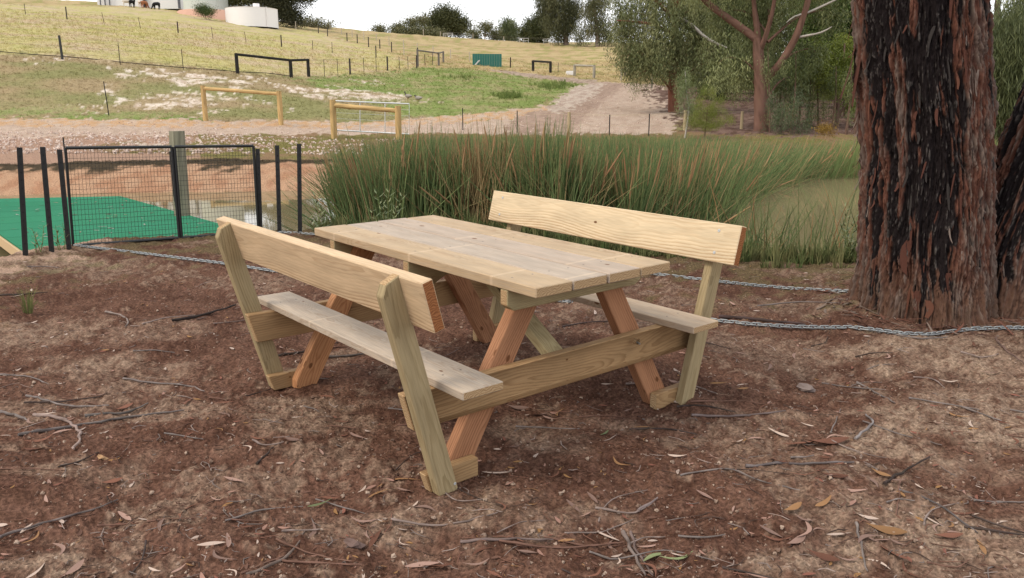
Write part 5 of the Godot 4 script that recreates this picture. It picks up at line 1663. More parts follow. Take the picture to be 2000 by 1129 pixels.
	var scr := thing("sheet_screen", "flat green sheet screen standing at the end of the paddock", "screen", s1)
	var n := 12
	var gcol := mat("green_sheet", lin(0.035, 0.135, 0.115), 0.6)
	for i in n:
		var mb := MB.new()
		var a := (s2 - s1) * (float(i) / n)
		var b := (s2 - s1) * (float(i + 1) / n - 0.004)
		mb.box(Vector3(a.x, -0.2, -0.03 - 0.02 * (i % 2)), Vector3(b.x, hs - 0.02 * i / n, 0.03 - 0.015 * (i % 2)))
		obj("panel", mb.mesh(gcol), scr)
	var pl := MB.new()
	var w0 := G(928, 128) + Vector3(0, 0, 0.6)
	pl.tube([Vector3.ZERO, Vector3(0.45, 0.5, -0.5)], [0.09], 4)
	var plank := obj("timber_offcut", pl.mesh(mat("pen", Color.WHITE)))
	plank.position = w0
	tag(plank, "pale timber offcut leaning on the green sheet screen", "timber")
	var wb := MB.new()
	wb.box(Vector3(-0.35, -0.02, -0.3), Vector3(0.35, 0.28, 0.3))
	wb.box(Vector3(-0.30, 0.28, -0.25), Vector3(0.30, 0.33, 0.25))
	var tr := obj("water_trough", wb.mesh(mat("white", lin(0.72, 0.70, 0.68), 0.6)))
	tr.position = G(1113, 146)
	tag(tr, "small white trough beside the grey timber fence frame", "trough")
	# tanks and shed on the hill
	var tz := 113.0
	var tc := P(479, 40, tz)
	tank("water_tank", "low wide white round water tank on the hill", Vector3(tc.x, tc.y - 0.75, tc.z - 3.0), 3.42, P(479, 12, tz).y - tc.y + 0.75, lin(0.78, 0.74, 0.72), 10)
	var t2 := P(388, 16, 122.0)
	tank("water_tank", "tall pale grey green water tank above the pink earth pad", Vector3(t2.x, t2.y - 0.5, t2.z - 3.0), 3.1, 4.5, lin(0.50, 0.53, 0.47), 7)
	var pad := MB.new()
	var pc := P(392, 27, 119.0)
	for k in 16:
		var a := TAU * k / 16.0
		var a2 := TAU * (k + 1) / 16.0
		pad.face([Vector3(cos(a) * 4.2, 0.6, sin(a) * 4.2), Vector3(cos(a2) * 4.2, 0.6, sin(a2) * 4.2), Vector3(cos(a2) * 5.6, -1.2, sin(a2) * 5.6), Vector3(cos(a) * 5.6, -1.2, sin(a) * 5.6)], Color(0.50, 0.30, 0.22))
		pad.face([Vector3(0, 0.62, 0), Vector3(cos(a) * 4.2, 0.6, sin(a) * 4.2), Vector3(cos(a2) * 4.2, 0.6, sin(a2) * 4.2)], Color(0.50, 0.34, 0.26))
	var pd := obj("earth_pad", pad.mesh(mat("paint", Color.WHITE, 0.85, 0, true)))
	pd.position = pc + Vector3(0, 0, -3.5)
	tag(pd, "", "", "", "structure")
	tree({"name": "ridge_shrub", "label": "small dark shrub below the grey green tank", "category": "shrub", "u": 399, "depth": 113.0, "kind": "round", "leaf": [Color(0.05, 0.075, 0.02), Color(0.12, 0.15, 0.05)], "scale": 1.6, "puffs": [[394, 19, 0, 0.8, 0.3, 0.6, 40], [405, 22, 0, 0.8, 0.3, 0.6, 40]]})
	var sh := thing("farm_shed", "low white farm shed with dark posts at the top of the hill", "shed", P(270, 9, 130.0) - Vector3(0, 0.6, 0))
	var wl := MB.new()
	wl.box(Vector3(-6.2, 0, -5), Vector3(6.4, 3.0, 0))
	obj("wall", wl.mesh(mat("white", Color.WHITE, 0.6)), sh)
	var rf := MB.new()
	for q in [[-6.6, 6.8]]:
		rf.face([Vector3(q[0], 2.95, 0.5), Vector3(q[1], 2.95, 0.5), Vector3(q[1], 4.2, -2.5), Vector3(q[0], 4.2, -2.5)])
		rf.face([Vector3(q[0], 2.95, -5.5), Vector3(q[1], 2.95, -5.5), Vector3(q[1], 4.2, -2.5), Vector3(q[0], 4.2, -2.5)])
	obj("roof", rf.mesh(mat("shed_roof", lin(0.4, 0.42, 0.45), 0.5)), sh)
	for x in [-5.6, -4.9, -4.2, 0.9, 1.1, 6.2]:
		var mb := MB.new()
		mb.box(Vector3(x, 0, 0.3), Vector3(x + (0.12 if x < 0 else 0.35), 2.9, 0.45))
		obj("post", mb.mesh(mat("pen_dark", lin(0.12, 0.12, 0.13), 0.8)), sh)
	# alpacas and ducks
	alpaca("white alpaca standing near the white shed on the hill", 248, 14, Color(0.62, 0.54, 0.45), 0.5, false)
	alpaca("black alpaca lying against the white shed", 258, 8, Color(0.02, 0.02, 0.022), 1.3, false)
	alpaca("cream alpaca behind the brown one on the hill", 273, 9, Color(0.60, 0.50, 0.42), 2.0, false)
	alpaca("brown alpaca standing before the white shed", 282, 10, Color(0.34, 0.14, 0.07), 1.2, true)
	alpaca("black alpaca grazing in front of the white shed", 306, 13, Color(0.02, 0.02, 0.022), 3.0, true)
	duck("grey duck with raised head on the sandy paddock", 797, 194, true)
	duck("grey duck lying low beside its mate on the paddock", 817, 198, false)

func tank(called: String, label: String, at: Vector3, r: float, h: float, col: Color, ribs: int) -> void:
	var t := thing(called, label, "water tank", at)
	var m := mat(label, col, 0.55)
	var mb := MB.new()
	var n := 48
	var prof := [Vector2(r, 0)]
	for k in ribs:
		var y := h * (k + 0.5) / ribs
		prof.append(Vector2(r, y - 0.02)); prof.append(Vector2(r + 0.015, y)); prof.append(Vector2(r, y + 0.02))
	prof.append(Vector2(r, h - 0.06))
	for i in prof.size():
		for k in n:
			var a := TAU * k / n
			mb.vert(Vector3(cos(a) * prof[i].x, prof[i].y, sin(a) * prof[i].x), Vector3(cos(a), 0, sin(a)))
	for i in prof.size() - 1:
		for k in n:
			var k2 := (k + 1) % n
			mb.tri(i * n + k, i * n + k2, (i + 1) * n + k); mb.tri(i * n + k2, (i + 1) * n + k2, (i + 1) * n + k)
	obj("wall", mb.mesh(m), t)
	var lid := MB.new()
	for k in n:
		var a := TAU * k / n
		var a2 := TAU * (k + 1) / n
		lid.face_up([Vector3(cos(a) * (r + 0.06), h - 0.07, sin(a) * (r + 0.06)), Vector3(cos(a2) * (r + 0.06), h - 0.07, sin(a2) * (r + 0.06)), Vector3(0, h + 0.25, 0)])
	obj("lid", lid.mesh(m), t)
	var pp := MB.new()
	pp.tube([Vector3(r * 0.78, 0, r * 0.66), Vector3(r * 0.78, h, r * 0.66)], [0.06], 8)
	obj("overflow_pipe", pp.mesh(m), t)
	var ht := MB.new()
	ht.tube([Vector3(r * 0.35, h, r * 0.5), Vector3(r * 0.35, h + 0.45, r * 0.5)], [0.45, 0.42], 12)
	obj("hatch", ht.mesh(m), t)

func alpaca(label: String, u: float, v: float, col: Color, turn: float, graze: bool) -> void:
	var mb := MB.new()
	mb.tube([Vector3(-0.52, 0.78, 0), Vector3(-0.45, 0.80, 0), Vector3(-0.2, 0.82, 0), Vector3(0.15, 0.82, 0), Vector3(0.40, 0.84, 0), Vector3(0.50, 0.86, 0)], [0.08, 0.20, 0.25, 0.24, 0.20, 0.10], 12, col)
	for q in [[-0.36, 0.12], [-0.34, -0.12], [0.32, 0.11], [0.34, -0.11]]:
		mb.tube([Vector3(q[0], 0.75, q[1]), Vector3(q[0] + (0.04 if q[0] > 0 else -0.05), 0.38, q[1]), Vector3(q[0], 0.0, q[1])], [0.11, 0.06, 0.045], 8, col)
	var hd := Vector3(0.82, 0.2, 0) if graze else Vector3(0.66, 1.42, 0)
	mb.tube([Vector3(0.38, 0.86, 0), Vector3(0.55, 0.95 if not graze else 0.75, 0), hd + Vector3(-0.06, 0.0 if not graze else 0.06, 0), hd], [0.16, 0.12, 0.085, 0.08], 10, col)
	mb.tube([hd + Vector3(-0.08, 0.02, 0), hd, hd + Vector3(0.14, -0.06, 0), hd + Vector3(0.20, -0.08, 0)], [0.07, 0.09, 0.055, 0.03], 10, col)
	for s in [-1, 1]: mb.tube([hd + Vector3(-0.03, 0.06, 0.04 * s), hd + Vector3(-0.03, 0.18, 0.07 * s)], [0.022, 0.006], 5, col)
	mb.tube([Vector3(-0.5, 0.84, 0), Vector3(-0.6, 0.72, 0)], [0.06, 0.02], 6, col)
	var o := obj("alpaca", mb.mesh(mat("paint", Color.WHITE, 0.85, 0, true)))
	var ax: float = P(u, v, 124.0).x
	o.position = onto(ax, -124.0)
	o.rotation.y = turn
	tag(o, label, "alpaca", "alpacas on the hill")

func duck(label: String, u: float, v: float, up: bool) -> void:
	var mb := MB.new()
	var c := Color(0.27, 0.24, 0.21)
	mb.tube([Vector3(-0.26, 0.18, 0), Vector3(-0.18, 0.17, 0), Vector3(-0.05, 0.16, 0), Vector3(0.08, 0.17, 0), Vector3(0.16, 0.19, 0)], [0.015, 0.06, 0.095, 0.09, 0.04], 10, c)
	var hd := Vector3(0.19, 0.36 if up else 0.28, 0)
	mb.tube([Vector3(0.10, 0.18, 0), Vector3(0.17, 0.26, 0), hd], [0.06, 0.035, 0.03], 8, Color(0.09, 0.08, 0.07))
	mb.tube([hd + Vector3(-0.03, 0, 0), hd, hd + Vector3(0.05, -0.005, 0)], [0.02, 0.04, 0.02], 8, Color(0.07, 0.06, 0.055))
	mb.tube([hd + Vector3(0.04, -0.008, 0), hd + Vector3(0.09, -0.018, 0)], [0.014, 0.008], 6, Color(0.2, 0.16, 0.1))
	for s in [-0.04, 0.04]: mb.tube([Vector3(0, 0.10, s), Vector3(0.01, 0.0, s)], [0.012, 0.01], 5, Color(0.25, 0.12, 0.04))
	var o := obj("duck", mb.mesh(mat("paint", Color.WHITE, 0.85, 0, true)))
	o.position = G(u, v)
	o.rotation.y = 2.6
	o.scale = Vector3.ONE * 0.95
	tag(o, label, "duck", "ducks on the paddock")

# ------------------------------------------------------------------ plants and litter near the table
func leafy_plant(label: String, u: float, v: float, stems: Array, col: Array, ll: float) -> void:
	var g := G(u, v)
	var t := thing("leafy_plant", label, "plant", g)
	var r := RandomNumberGenerator.new()
	r.seed = int(u * 7)
	for s in stems:
		var tip := P(s[0], s[1], -g.z + s[2]) - g
		var sb := MB.new()
		var b := Vector3(r.randf_range(-0.03, 0.03), -0.05, r.randf_range(-0.03, 0.03))
		var mid := b.lerp(tip, 0.5) + Vector3(r.randf_range(-0.02, 0.02), 0, 0)
		sb.tube([b, mid, tip], [0.005, 0.004, 0.0015], 5)
		obj("stem", sb.mesh(mat("plant_stem", lin(0.14, 0.16, 0.06), 0.7)), t)
		var lm := MB.new()
		var n := int(tip.length() / 0.022)
		for i in n:
			var f := 0.15 + 0.85 * i / n
			var p := b.lerp(mid, f * 2.0) if f < 0.5 else mid.lerp(tip, f * 2.0 - 1.0)
			var a := i * 2.4 + r.randf() * 0.6
			var d := (Vector3(cos(a), r.randf_range(0.2, 0.75), sin(a))).normalized()
			var sd := d.cross(Vector3.UP).normalized()
			var k := r.randf()
			leaf(lm, p, d, sd, ll * r.randf_range(0.65, 1.1), ll * 0.17, col[0].lerp(col[1], k))
		var lo := obj("foliage", lm.mesh(mat("plant_leaf", Color.WHITE, 0.5, 0, true)), t)
		lo.set_meta("kind", "stuff")

func stick(pts: Array, r: float, col: Color, label: String) -> void:
	var w := []
	for i in range(0, pts.size(), 2):
		var g := G(pts[i], pts[i + 1])
		w.append(g + Vector3(0, r * 0.75 + 0.004, 0))
	stick_world(w, r, col, label)

func stick_world(w: Array, thick: float, col: Color, label: String) -> void:
	var r := thick * 0.82
	var dense := []
	var rr := []
	var o0: Vector3 = w[0]
	for i in w.size() - 1:
		for k in 5:
			var f := k / 5.0
			var p: Vector3 = w[i].cubic_interpolate(w[i + 1], w[maxi(i - 1, 0)], w[mini(i + 2, w.size() - 1)], f)
			var s := (i + f) / (w.size() - 1.0)
			p += Vector3(nz.get_noise_2d(p.x * 9, p.z * 9), 0, nz.get_noise_2d(p.z * 9, p.x * 9 + 50)) * r * 0.9
			p.y = maxf(p.y, H(p.x, p.z) + r * 0.7)
			dense.append(p - o0)
			rr.append(r * (1.0 - 0.5 * s) * (1.0 + 0.25 * nz.get_noise_1d(s * 30.0 + o0.x * 9)))
	dense.append(w[w.size() - 1] - o0)
	rr.append(r * 0.42)
	var mb := MB.new()
	mb.tube(dense, rr, 6, col)
	for i in mb.c.size():
		var p := mb.v[i]
		mb.c[i] = col * (0.85 + 0.6 * nf.get_noise_3d(p.x * 20, p.y * 20, p.z * 20))
	var o := obj("fallen_stick", mb.mesh(mat("stick", Color.WHITE, 0.9, 0, true)))
	o.position = o0
	tag(o, label, "stick", "fallen sticks on the soil")

func leaf_mesh(k: int) -> ArrayMesh:      # a curled dry gum leaf lying flat, 1 long
	var mb := MB.new()
	var segs := 7
	var curve: float = [0.10, 0.22, -0.05, 0.30, 0.02][k]
	var curl: float = [0.05, 0.14, 0.22, 0.08, 0.30][k]
	var wide: float = [0.085, 0.075, 0.10, 0.07, 0.13][k]
	var prev := -1
	for j in segs + 1:
		var f := float(j) / segs
		var w := wide * pow(sin(PI * clampf(f * 0.96 + 0.02, 0, 1)), 0.8) * (1.0 - 0.35 * f) + 0.004
		var x := curve * sin(PI * f)
		var y := curl * (f - 0.5) * (f - 0.5) * 1.2
		var tw := sin(f * 3.0 + k) * 0.5 * curl * 3.0
		var b := mb.v.size()
		for s in [-1.0, 0.0, 1.0]:
			mb.vert(Vector3(x + s * w, y + absf(s) * w * 0.35 + s * w * tw, f - 0.5), Vector3(-s * 0.3, 1, 0).normalized())
		if prev >= 0:
			for i in 2:
				mb.tri(prev + i, prev + i + 1, b + i); mb.tri(prev + i + 1, b + i + 1, b + i)
		prev = b
	return mb.mesh(mat("litter_leaf", Color.WHITE, 0.75, 0, true))

func build_litter() -> void:
	var grey := Color(0.20, 0.165, 0.15)
	var dark := Color(0.07, 0.052, 0.045)
	var brown := Color(0.17, 0.095, 0.07)
	var big := [
		[[0, 809, 28, 815, 56, 825], 0.011, grey, "short grey stick lying beside the hooked pale stick"],
		[[63, 816, 105, 819, 133, 828, 154, 847, 156, 861, 145, 882], 0.012, Color(0.30, 0.22, 0.19), "pale hooked stick curving like a crook on the soil"],
		[[33, 854, 110, 842, 196, 828, 280, 815, 360, 805], 0.0095, Color(0.15, 0.125, 0.115), "long straight grey stick under the pale hooked stick"],
		[[168, 816, 238, 811, 268, 802, 290, 791], 0.009, Color(0.14, 0.12, 0.11), "grey stick with an upturned end above the long straight stick"],
		[[52, 776, 75, 781, 122, 794, 170, 797, 213, 795], 0.008, grey, "thin wavy grey stick above the hooked pale stick"],
		[[0, 1054, 52, 1036, 112, 1019, 175, 1001, 231, 980], 0.007, Color(0.15, 0.12, 0.11), "long thin dark stick running to the bottom corner of the litter"],
		[[480, 1129, 542, 1103, 574, 1075, 595, 1043], 0.007, Color(0.16, 0.12, 0.10), "bundle stick slanting up from the edge of the litter"],
		[[470, 1125, 548, 1092, 560, 1090], 0.005, brown, "thin brown twig beside the slanting bundle stick"],
		[[499, 910, 518, 893, 535, 877], 0.007, dark, "short dark stick pointing at the near back post"],
		[[899, 1064, 990, 1057, 1081, 1059], 0.007, Color(0.19, 0.14, 0.125), "straight stick lying in front of the near back post"],
		[[1218, 1043, 1235, 1085, 1260, 1129], 0.009, Color(0.20, 0.155, 0.135), "thick stick in the pair crossing the bottom of the litter"],
		[[1230, 1043, 1245, 1085, 1275, 1129], 0.007, Color(0.18, 0.13, 0.115), "thin stick in the pair crossing the bottom of the litter"],
		[[1151, 1082, 1207, 1096, 1295, 1078, 1396, 1099], 0.0045, grey, "long thin wavy twig over the crossed pair of sticks"],
		[[1248, 1003, 1284, 977], 0.009, Color(0.22, 0.17, 0.16), "short forked grey stick in open soil before the table"],
		[[1459, 915, 1562, 910, 1668, 907], 0.0085, Color(0.15, 0.125, 0.12), "straight dark grey stick lying right of the table"],
		[[1726, 949, 1769, 923, 1815, 896], 0.008, dark, "dark bent stick before the pale dry patch"],
		[[1328, 932, 1417, 919, 1483, 942, 1562, 961], 0.0055, grey, "thin bent twig right of the table"],
		[[1757, 961, 1829, 987, 1909, 1045], 0.0055, Color(0.14, 0.12, 0.115), "thin dark twig slanting toward the bottom right litter"],
		[[1757, 943, 1756, 970, 1750, 1010], 0.005, brown, "reddish twig crossing the slanting dark twig"],
		[[1672, 1026, 1680, 1064, 1694, 1120], 0.006, Color(0.22, 0.18, 0.16), "pale wavy twig below the bark slabs"],
		[[1675, 750, 1708, 769, 1748, 790], 0.0065, grey, "grey stick slanting below the big tree"],
		[[1670, 860, 1703, 830, 1691, 813], 0.008, Color(0.24, 0.21, 0.20), "pale grey forked stick below the big tree"],
		[[1347, 787, 1455, 787, 1511, 797], 0.0055, brown, "brown twig at the foot of the far bench post"],
		[[1352, 815, 1441, 816, 1534, 806], 0.008, Color(0.17, 0.13, 0.12), "crooked stick lying near the far bench foot"],
		[[1876, 797, 1956, 825], 0.006, grey, "short grey twig on the pale dry patch"],
		[[1900, 980, 1950, 985, 2010, 984], 0.006, grey, "straight grey twig at the right edge of the litter"],
		[[1623, 848, 1632, 825, 1642, 801], 0.004, grey, "thin upright-lying twig right of the stone"],
		[[334, 630, 392, 620, 461, 599], 0.014, Color(0.045, 0.036, 0.032), "thick black stick lying behind the left bench post"],
		[[0, 579, 50, 577, 93, 573], 0.009, dark, "dark stick near the small grass tuft"],
		[[205, 612, 235, 618, 249, 629, 245, 641], 0.009, Color(0.24, 0.19, 0.165), "pale hooked twig left of the table"],
		[[241, 742, 301, 751, 361, 755, 400, 767], 0.0065, grey, "grey stick left of the table legs"],
		[[0, 734, 60, 739, 96, 754], 0.006, grey, "thin grey stick at the left edge of the litter"],
		[[1944, 663, 1964, 686, 2000, 713], 0.008, Color(0.17, 0.11, 0.09), "brown stick slanting from the chain below the big tree"],
		[[1405, 622, 1490, 630, 1572, 637], 0.016, Color(0.08, 0.055, 0.05), "thick dark branch lying along the chain behind the far bench"],
		[[1752, 657, 1800, 664, 1850, 661], 0.008, grey, "grey stick lying under the chain before the big trunk"],
		[[530, 700, 600, 690, 660, 672], 0.010, dark, "dark stick under the left bench"],
		[[640, 700, 690, 697, 745, 690], 0.009, Color(0.12, 0.10, 0.09), "grey brown stick behind the left bench legs"],
		[[1100, 640, 1150, 632, 1190, 630], 0.008, Color(0.09, 0.065, 0.06), "dark stick under the far bench"],
		[[560, 610, 640, 590, 690, 575], 0.012, Color(0.06, 0.045, 0.04), "dark curved stick seen between the bench and table"],
		[[1480, 600, 1560, 592, 1640, 594], 0.007, grey, "thin stick between the two chains"]]
	for q in big: stick(q[0], q[1], q[2], q[3])
	var r := RandomNumberGenerator.new()
	r.seed = 91
	for k in 95:
		var u := r.randf_range(-20, 2020)
		var v := 505.0 + 620.0 * pow(r.randf(), 1.1)
		if u > 1600 and v < 650: continue
		var g := G(u, v)
		var a := r.randfn(0.0, 0.6)
		var ln := r.randf_range(0.10, 0.38)
		var d := Vector3(cos(a), 0, sin(a)) * ln
		var c := Vector3(-d.z, 0, d.x) * r.randf_range(-0.25, 0.25)
		var rad := r.randf_range(0.0025, 0.006)
		var w := []
		for f in [0.0, 0.5, 1.0]:
			var p: Vector3 = g + d * f + c * sin(PI * f)
			w.append(onto(p.x, p.z, rad + 0.004))
		stick_world(w, rad, [grey, brown, dark, Color(0.25, 0.19, 0.165)][k % 4], "thin fallen twig lying loose on the bare soil")
	# dry leaves one by one
	var lm := []
	for k in 5: lm.append(leaf_mesh(k))
	var tones := [[Color(0.27, 0.17, 0.135), "pinkish brown dry gum leaf lying on the soil"], [Color(0.17, 0.078, 0.052), "dark red brown dry gum leaf lying on the soil"], [Color(0.42, 0.32, 0.26), "pale buff dry gum leaf lying on the soil"], [Color(0.23, 0.125, 0.06), "orange brown dry gum leaf lying on the soil"], [Color(0.16, 0.18, 0.09), "green fallen gum leaf lying on the soil"]]
	var spots := [[595, 1040, 1.35, 0, 0.115], [625, 988, 0.7, 4, 0.10], [1607, 985, 0.75, 3, 0.12], [1548, 997, 0.6, 3, 0.10], [1180, 1047, -0.8, 2, 0.13], [1205, 1068, 1.5, 0, 0.09], [1215, 905, -0.9, 3, 0.10], [1180, 848, 0.9, 4, 0.07], [1290, 1095, 0.4, 4, 0.13], [1320, 1088, 0.25, 4, 0.12], [1640, 942, -0.5, 0, 0.12], [1660, 950, -0.7, 0, 0.13], [1635, 860, 0.1, 0, 0.10], [1565, 1040, 1.0, 0, 0.12], [1555, 1062, 0.6, 0, 0.10], [1505, 1045, -1.0, 0, 0.10], [930, 1100, 0.3, 0, 0.09], [855, 1112, 0.1, 1, 0.10], [825, 1110, 0.2, 0, 0.11], [90, 810, 0.2, 2, 0.09], [60, 1055, 1.4, 3, 0.08], [110, 1080, -0.9, 0, 0.10], [245, 1015, -0.7, 0, 0.10], [805, 992, 1.1, 2, 0.08], [830, 1000, -0.4, 0, 0.09], [480, 880, -0.9, 2, 0.07], [1040, 962, -0.5, 3, 0.06], [1010, 800, -0.4, 0, 0.12], [1050, 815, 0.3, 0, 0.10], [1075, 820, -0.5, 0, 0.08], [1500, 720, 1.2, 0, 0.13], [1700, 1060, 0.4, 0, 0.11], [1730, 1040, -0.5, 3, 0.13], [1615, 868, 0.1, 1, 0.2], [1560, 868, 0.2, 1, 0.16], [780, 950, 0.35, 3, 0.17], [740, 968, 0.8, 3, 0.10]]
	for k in 200:
		var u := r.randf_range(-10, 2010)
		var v := 520.0 + 610.0 * pow(r.randf(), 0.8)
		if u > 1650 and v < 655: continue
		spots.append([u, v, r.randf_range(-1.5, 1.5), [0, 0, 0, 1, 1, 2, 2, 3, 0, 2, 1, 0, 1][r.randi() % 13], r.randf_range(0.045, 0.115)])
	for q in spots:
		var g := G(q[0], q[1])
		var o := obj("fallen_leaf", lm[r.randi() % 5])
		var ln: float = q[4]
		o.transform = Transform3D(Basis(Vector3.UP, PI / 2 + q[2] + (PI if r.randf() < 0.5 else 0.0)) * Basis(Vector3(0, 0, 1), r.randf_range(-0.25, 0.25)) * Basis.from_scale(Vector3(ln, ln, ln)), g + Vector3(0, 0.008, 0))
		var tone: int = q[3]
		var c: Color = tones[tone][0]
		o.material_override = mat("dryleaf%d_%d" % [tone, r.randi() % 3], lin(c.r, c.g, c.b) * r.randf_range(0.85, 1.12), 0.75)
		tag(o, tones[tone][1], "leaf", "dry leaves on the soil")
	# everything smaller
	var tx := []
	var tc := []
	for k in 4400:
		var z := 1.9 * exp(r.randf() * 1.55)
		var x := r.randf_range(-0.75, 0.75) * z
		if z > look(SHORE_T, SHORE_N, x / z) + 0.2: continue
		if nz.get_noise_2d(x * 1.1, z * 1.1 + 80) < -0.25 and r.randf() < 0.6: continue
		var s := 0.015 + 0.10 * pow(r.randf(), 2.2)
		var th := r.randf_range(0.4, 1.25) * 0.022
		tx.append(Transform3D(Basis(Vector3.UP, r.randf() * TAU) * Basis(Vector3(0, 0, 1), r.randf_range(-0.12, 0.12)) * Basis.from_scale(Vector3(s, th, th)), onto(x, -z, 0.006)))
		tc.append([Color(0.17, 0.135, 0.12), Color(0.13, 0.07, 0.05), Color(0.07, 0.045, 0.036), Color(0.27, 0.205, 0.175), Color(0.17, 0.085, 0.06), Color(0.11, 0.06, 0.045)][r.randi() % 6] * r.randf_range(0.8, 1.2))
	var tw := MB.new()
	tw.tube([Vector3(-0.5, 0, 0), Vector3(-0.1, 0.1, 0.5), Vector3(0.2, 0.1, 0.3), Vector3(0.5, 0, 0.0)], [0.06, 0.09, 0.075, 0.04], 4)
	tag(multi("twig_litter", tw.mesh(mat("stick", Color.WHITE, 0.9, 0, true)), tx, tc), "fine broken twigs scattered all over the bare soil", "twigs")
	tx = []
	tc = []
	for k in 1900:
		var z := 1.9 * exp(r.randf() * 1.5)
		var x := r.randf_range(-0.75, 0.75) * z
		if z > look(SHORE_T, SHORE_N, x / z) + 0.1: continue
		if nz.get_noise_2d(x * 0.9 + 20, z * 0.9) < -0.2 and r.randf() < 0.6: continue
		var s := 0.012 + 0.04 * pow(r.randf(), 1.8)
		tx.append(Transform3D(Basis(Vector3.UP, r.randf() * TAU) * Basis(Vector3(0, 0, 1), r.randf_range(-0.4, 0.4)) * Basis.from_scale(Vector3(s * 1.5, s, s)), onto(x, -z, 0.006)))
		tc.append([Color(0.30, 0.17, 0.13), Color(0.20, 0.085, 0.06), Color(0.38, 0.29, 0.24), Color(0.26, 0.14, 0.06), Color(0.13, 0.07, 0.05)][r.randi() % 5])
	tag(multi("leaf_litter", lm[2], tx, tc), "small bits of dry leaf and bark scattered over the soil", "leaf litter")
	tx = []
	tc = []
	for k in 9000:
		var z := 1.8 * exp(r.randf() * 1.4)
		var x := r.randf_range(-0.75, 0.75) * z
		if z > look(SHORE_T, SHORE_N, x / z): continue
		var s := 0.0018 + 0.0055 * pow(r.randf(), 3.5)
		tx.append(Transform3D(Basis.from_euler(Vector3(r.randf() * 6, r.randf() * 6, r.randf() * 6)) * Basis.from_scale(Vector3(s * 1.3, s, s)), onto(x, -z, 0.003)))
		tc.append(Color(0.15, 0.09, 0.065).lerp(Color(0.40, 0.30, 0.23), pow(r.randf(), 2.0)))
	tag(multi("pebbles", stone_mesh(2), tx, tc), "tiny pebbles and crumbs of earth strewn over the soil", "pebbles")
	for q in [[1575, 763, 0.032, Color(0.22, 0.17, 0.15), "rounded grey stone on the soil right of the far bench"], [691, 1066, 0.022, Color(0.15, 0.10, 0.085), "dark stone beside the slanting bundle stick"], [1740, 1038, 0.016, Color(0.45, 0.37, 0.31), "small pale stone among the bark slabs"], [200, 896, 0.014, Color(0.36, 0.22, 0.12), "small orange stone left of the table"]]:
		var o := obj("stone", stone_mesh(3))
		o.scale = Vector3(1.25, 0.75, 1.0) * q[2]
		o.position = G(q[0], q[1]) + Vector3(0, q[2] * 0.3, 0)
		o.material_override = mat("stone_" + str(q[0]), lin(q[3].r, q[3].g, q[3].b), 0.95)
		tag(o, q[4], "stone")
	# litter caught on the jetty matting
	tx = []
	tc = []
	for k in 130:
		var a := r.randf()
		var b := r.randf()
		var p := Vector2(-4.80, -7.85).lerp(Vector2(-8.60, -12.40), a).lerp(Vector2(-2.93, -9.12).lerp(Vector2(-6.20, -12.83), a), b)
		var s := r.randf_range(0.04, 0.13)
		tx.append(Transform3D(Basis(Vector3.UP, r.randf() * TAU) * Basis.from_scale(Vector3(s, s * 0.6, s)), Vector3(p.x, -0.096, p.y)))
		tc.append([Color(0.10, 0.06, 0.045), Color(0.28, 0.19, 0.14), Color(0.40, 0.36, 0.32)][r.randi() % 3])
	tag(multi("jetty_litter", lm[0], tx, tc), "dry leaves and bark bits lying on the green jetty", "leaf litter")
	# plants
	var ol := [Color(0.075, 0.10, 0.035), Color(0.20, 0.215, 0.085)]
	leafy_plant("leafy sapling with long narrow leaves at the water beside the last picket", 622, 462, [[615, 378, 0.0], [600, 425, -0.1], [640, 420, 0.1], [628, 400, 0.05]], ol, 0.10)
	leafy_plant("bushy narrow leaved plant growing in front of the reeds behind the tabletop", 755, 462, [[735, 375, 0], [760, 368, 0.1], [785, 380, 0], [748, 395, 0.1], [775, 400, -0.1], [722, 405, 0]], ol, 0.10)
	leafy_plant("tall bright green leafy stem among the reeds above the far backrest", 1092, 455, [[1096, 312, 0.3], [1088, 345, 0.3], [1104, 352, 0.2]], [Color(0.09, 0.14, 0.035), Color(0.20, 0.27, 0.085)], 0.075)
	leafy_plant("small weed with drooping fronds beside the jetty corner picket", 75, 492, [[62, 445, 0], [85, 440, 0.05], [70, 455, -0.05]], [Color(0.12, 0.11, 0.05), Color(0.22, 0.19, 0.09)], 0.07)
	leafy_plant("small weed with drooping fronds between the picket and the gate", 118, 488, [[108, 440, 0], [122, 436, 0.05], [112, 452, -0.05]], [Color(0.12, 0.11, 0.05), Color(0.22, 0.19, 0.09)], 0.07)
	leafy_plant("weedy leafy plant at the shore beside the big trunk", 1660, 512, [[1650, 400, 0.2], [1670, 420, 0.1], [1640, 430, 0], [1680, 440, 0.1], [1655, 450, 0]], ol, 0.08)
	var tb := thing("grass_tuft", "small tuft of thin green grass on the bare soil", "grass", G(56, 612))
	var bm := MB.new()
	for k in 46:
		var a := r.randf() * TAU
		var h := r.randf_range(0.06, 0.2)
		var d := Vector3(cos(a), 0, sin(a)) * r.randf_range(0.01, 0.08)
		bm.tube([d * 0.3 - Vector3(0, 0.02, 0), d * 0.6 + Vector3(0, h * 0.6, 0), d * 1.2 + Vector3(0, h, 0)], [0.0022, 0.0018, 0.0006], 3, Color(0.10, 0.12, 0.04).lerp(Color(0.2, 0.2, 0.08), r.randf()), false)
	obj("blades", bm.mesh(mat("grass", Color.WHITE, 0.8, 0, true)), tb).set_meta("kind", "stuff")

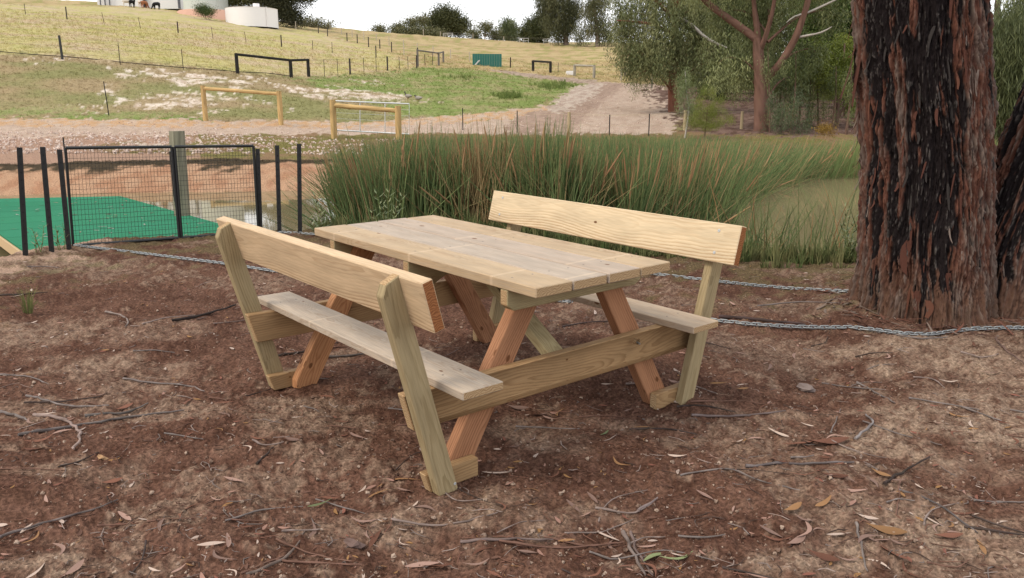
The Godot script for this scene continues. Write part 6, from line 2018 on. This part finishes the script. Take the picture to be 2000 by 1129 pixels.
# ------------------------------------------------------------------
func _ready() -> void:
	var cam := Camera3D.new()
	cam.position = Vector3(0, EYE, 0)
	cam.rotation.x = PIT
	cam.fov = rad_to_deg(2.0 * atan(564.5 / F))
	cam.near = 0.05
	cam.far = 900.0
	cam.current = true
	add_child(cam)
	var env := Environment.new()
	env.background_mode = Environment.BG_SKY
	var sm_ := ProceduralSkyMaterial.new()      # bright even cloud
	sm_.sky_top_color = Color(0.93, 0.95, 0.98)
	sm_.sky_horizon_color = Color(0.98, 0.98, 0.98)
	sm_.sky_energy_multiplier = 1.05
	sm_.ground_bottom_color = Color(0.35, 0.28, 0.22)
	sm_.ground_horizon_color = Color(0.6, 0.55, 0.48)
	var sky := Sky.new()
	sky.sky_material = sm_
	env.sky = sky
	env.tonemap_mode = Environment.TONE_MAPPER_LINEAR
	env.tonemap_exposure = 1.5
	env.sdfgi_enabled = true
	env.ssao_enabled = true
	env.ssil_enabled = true
	var we := WorldEnvironment.new()
	we.environment = env
	add_child(we)
	var sun := DirectionalLight3D.new()
	sun.light_energy = 0.5
	sun.light_angular_distance = 18.0
	sun.light_color = Color(1.0, 0.96, 0.9)
	sun.shadow_enabled = true
	sun.look_at_from_position(Vector3(-6, 7.5, 3.2), Vector3.ZERO, Vector3.UP)
	add_child(sun)
	rng.seed = 7
	nz.seed = 2; nz.noise_type = FastNoiseLite.TYPE_SIMPLEX; nz.frequency = 1.0; nz.fractal_type = FastNoiseLite.FRACTAL_NONE
	nf.seed = 3; nf.noise_type = FastNoiseLite.TYPE_SIMPLEX; nf.frequency = 1.0; nf.fractal_type = FastNoiseLite.FRACTAL_FBM; nf.fractal_octaves = 3
	nr.seed = 4; nr.noise_type = FastNoiseLite.TYPE_SIMPLEX; nr.frequency = 1.0; nr.fractal_type = FastNoiseLite.FRACTAL_RIDGED; nr.fractal_octaves = 2
	build_height_grid()
	var t0 := Time.get_ticks_msec()
	build_terrain(); print("terrain ", Time.get_ticks_msec() - t0)
	build_water()
	build_table(); print("table ", Time.get_ticks_msec() - t0)
	build_waterside()
	chain("galvanised chain running from the gate under the table to the front of the big trunk", [150, 482, 180, 486, 270, 497, 350, 507, 430, 517, 530, 532, 640, 546, 760, 560, 900, 573, 1020, 584, 1100, 592, 1240, 608, 1405, 631, 1500, 640, 1600, 644, 1665, 644, 1700, 648, 1760, 656, 1810, 658, 1850, 653, 1900, 647, 1960, 645, 2000, 645, 2060, 646])
	chain("galvanised chain running from the far picket to the back of the big trunk", [548, 456, 610, 460, 760, 474, 950, 497, 1120, 518, 1290, 540, 1400, 553, 1530, 566, 1670, 574, 1720, 578, 1770, 581, 1830, 585])
	build_big_tree(); print("big tree ", Time.get_ticks_msec() - t0)
	build_trees(); print("trees ", Time.get_ticks_msec() - t0)
	build_reeds(); print("reeds ", Time.get_ticks_msec() - t0)
	build_farm(); print("farm ", Time.get_ticks_msec() - t0)
	build_litter(); print("litter ", Time.get_ticks_msec() - t0)
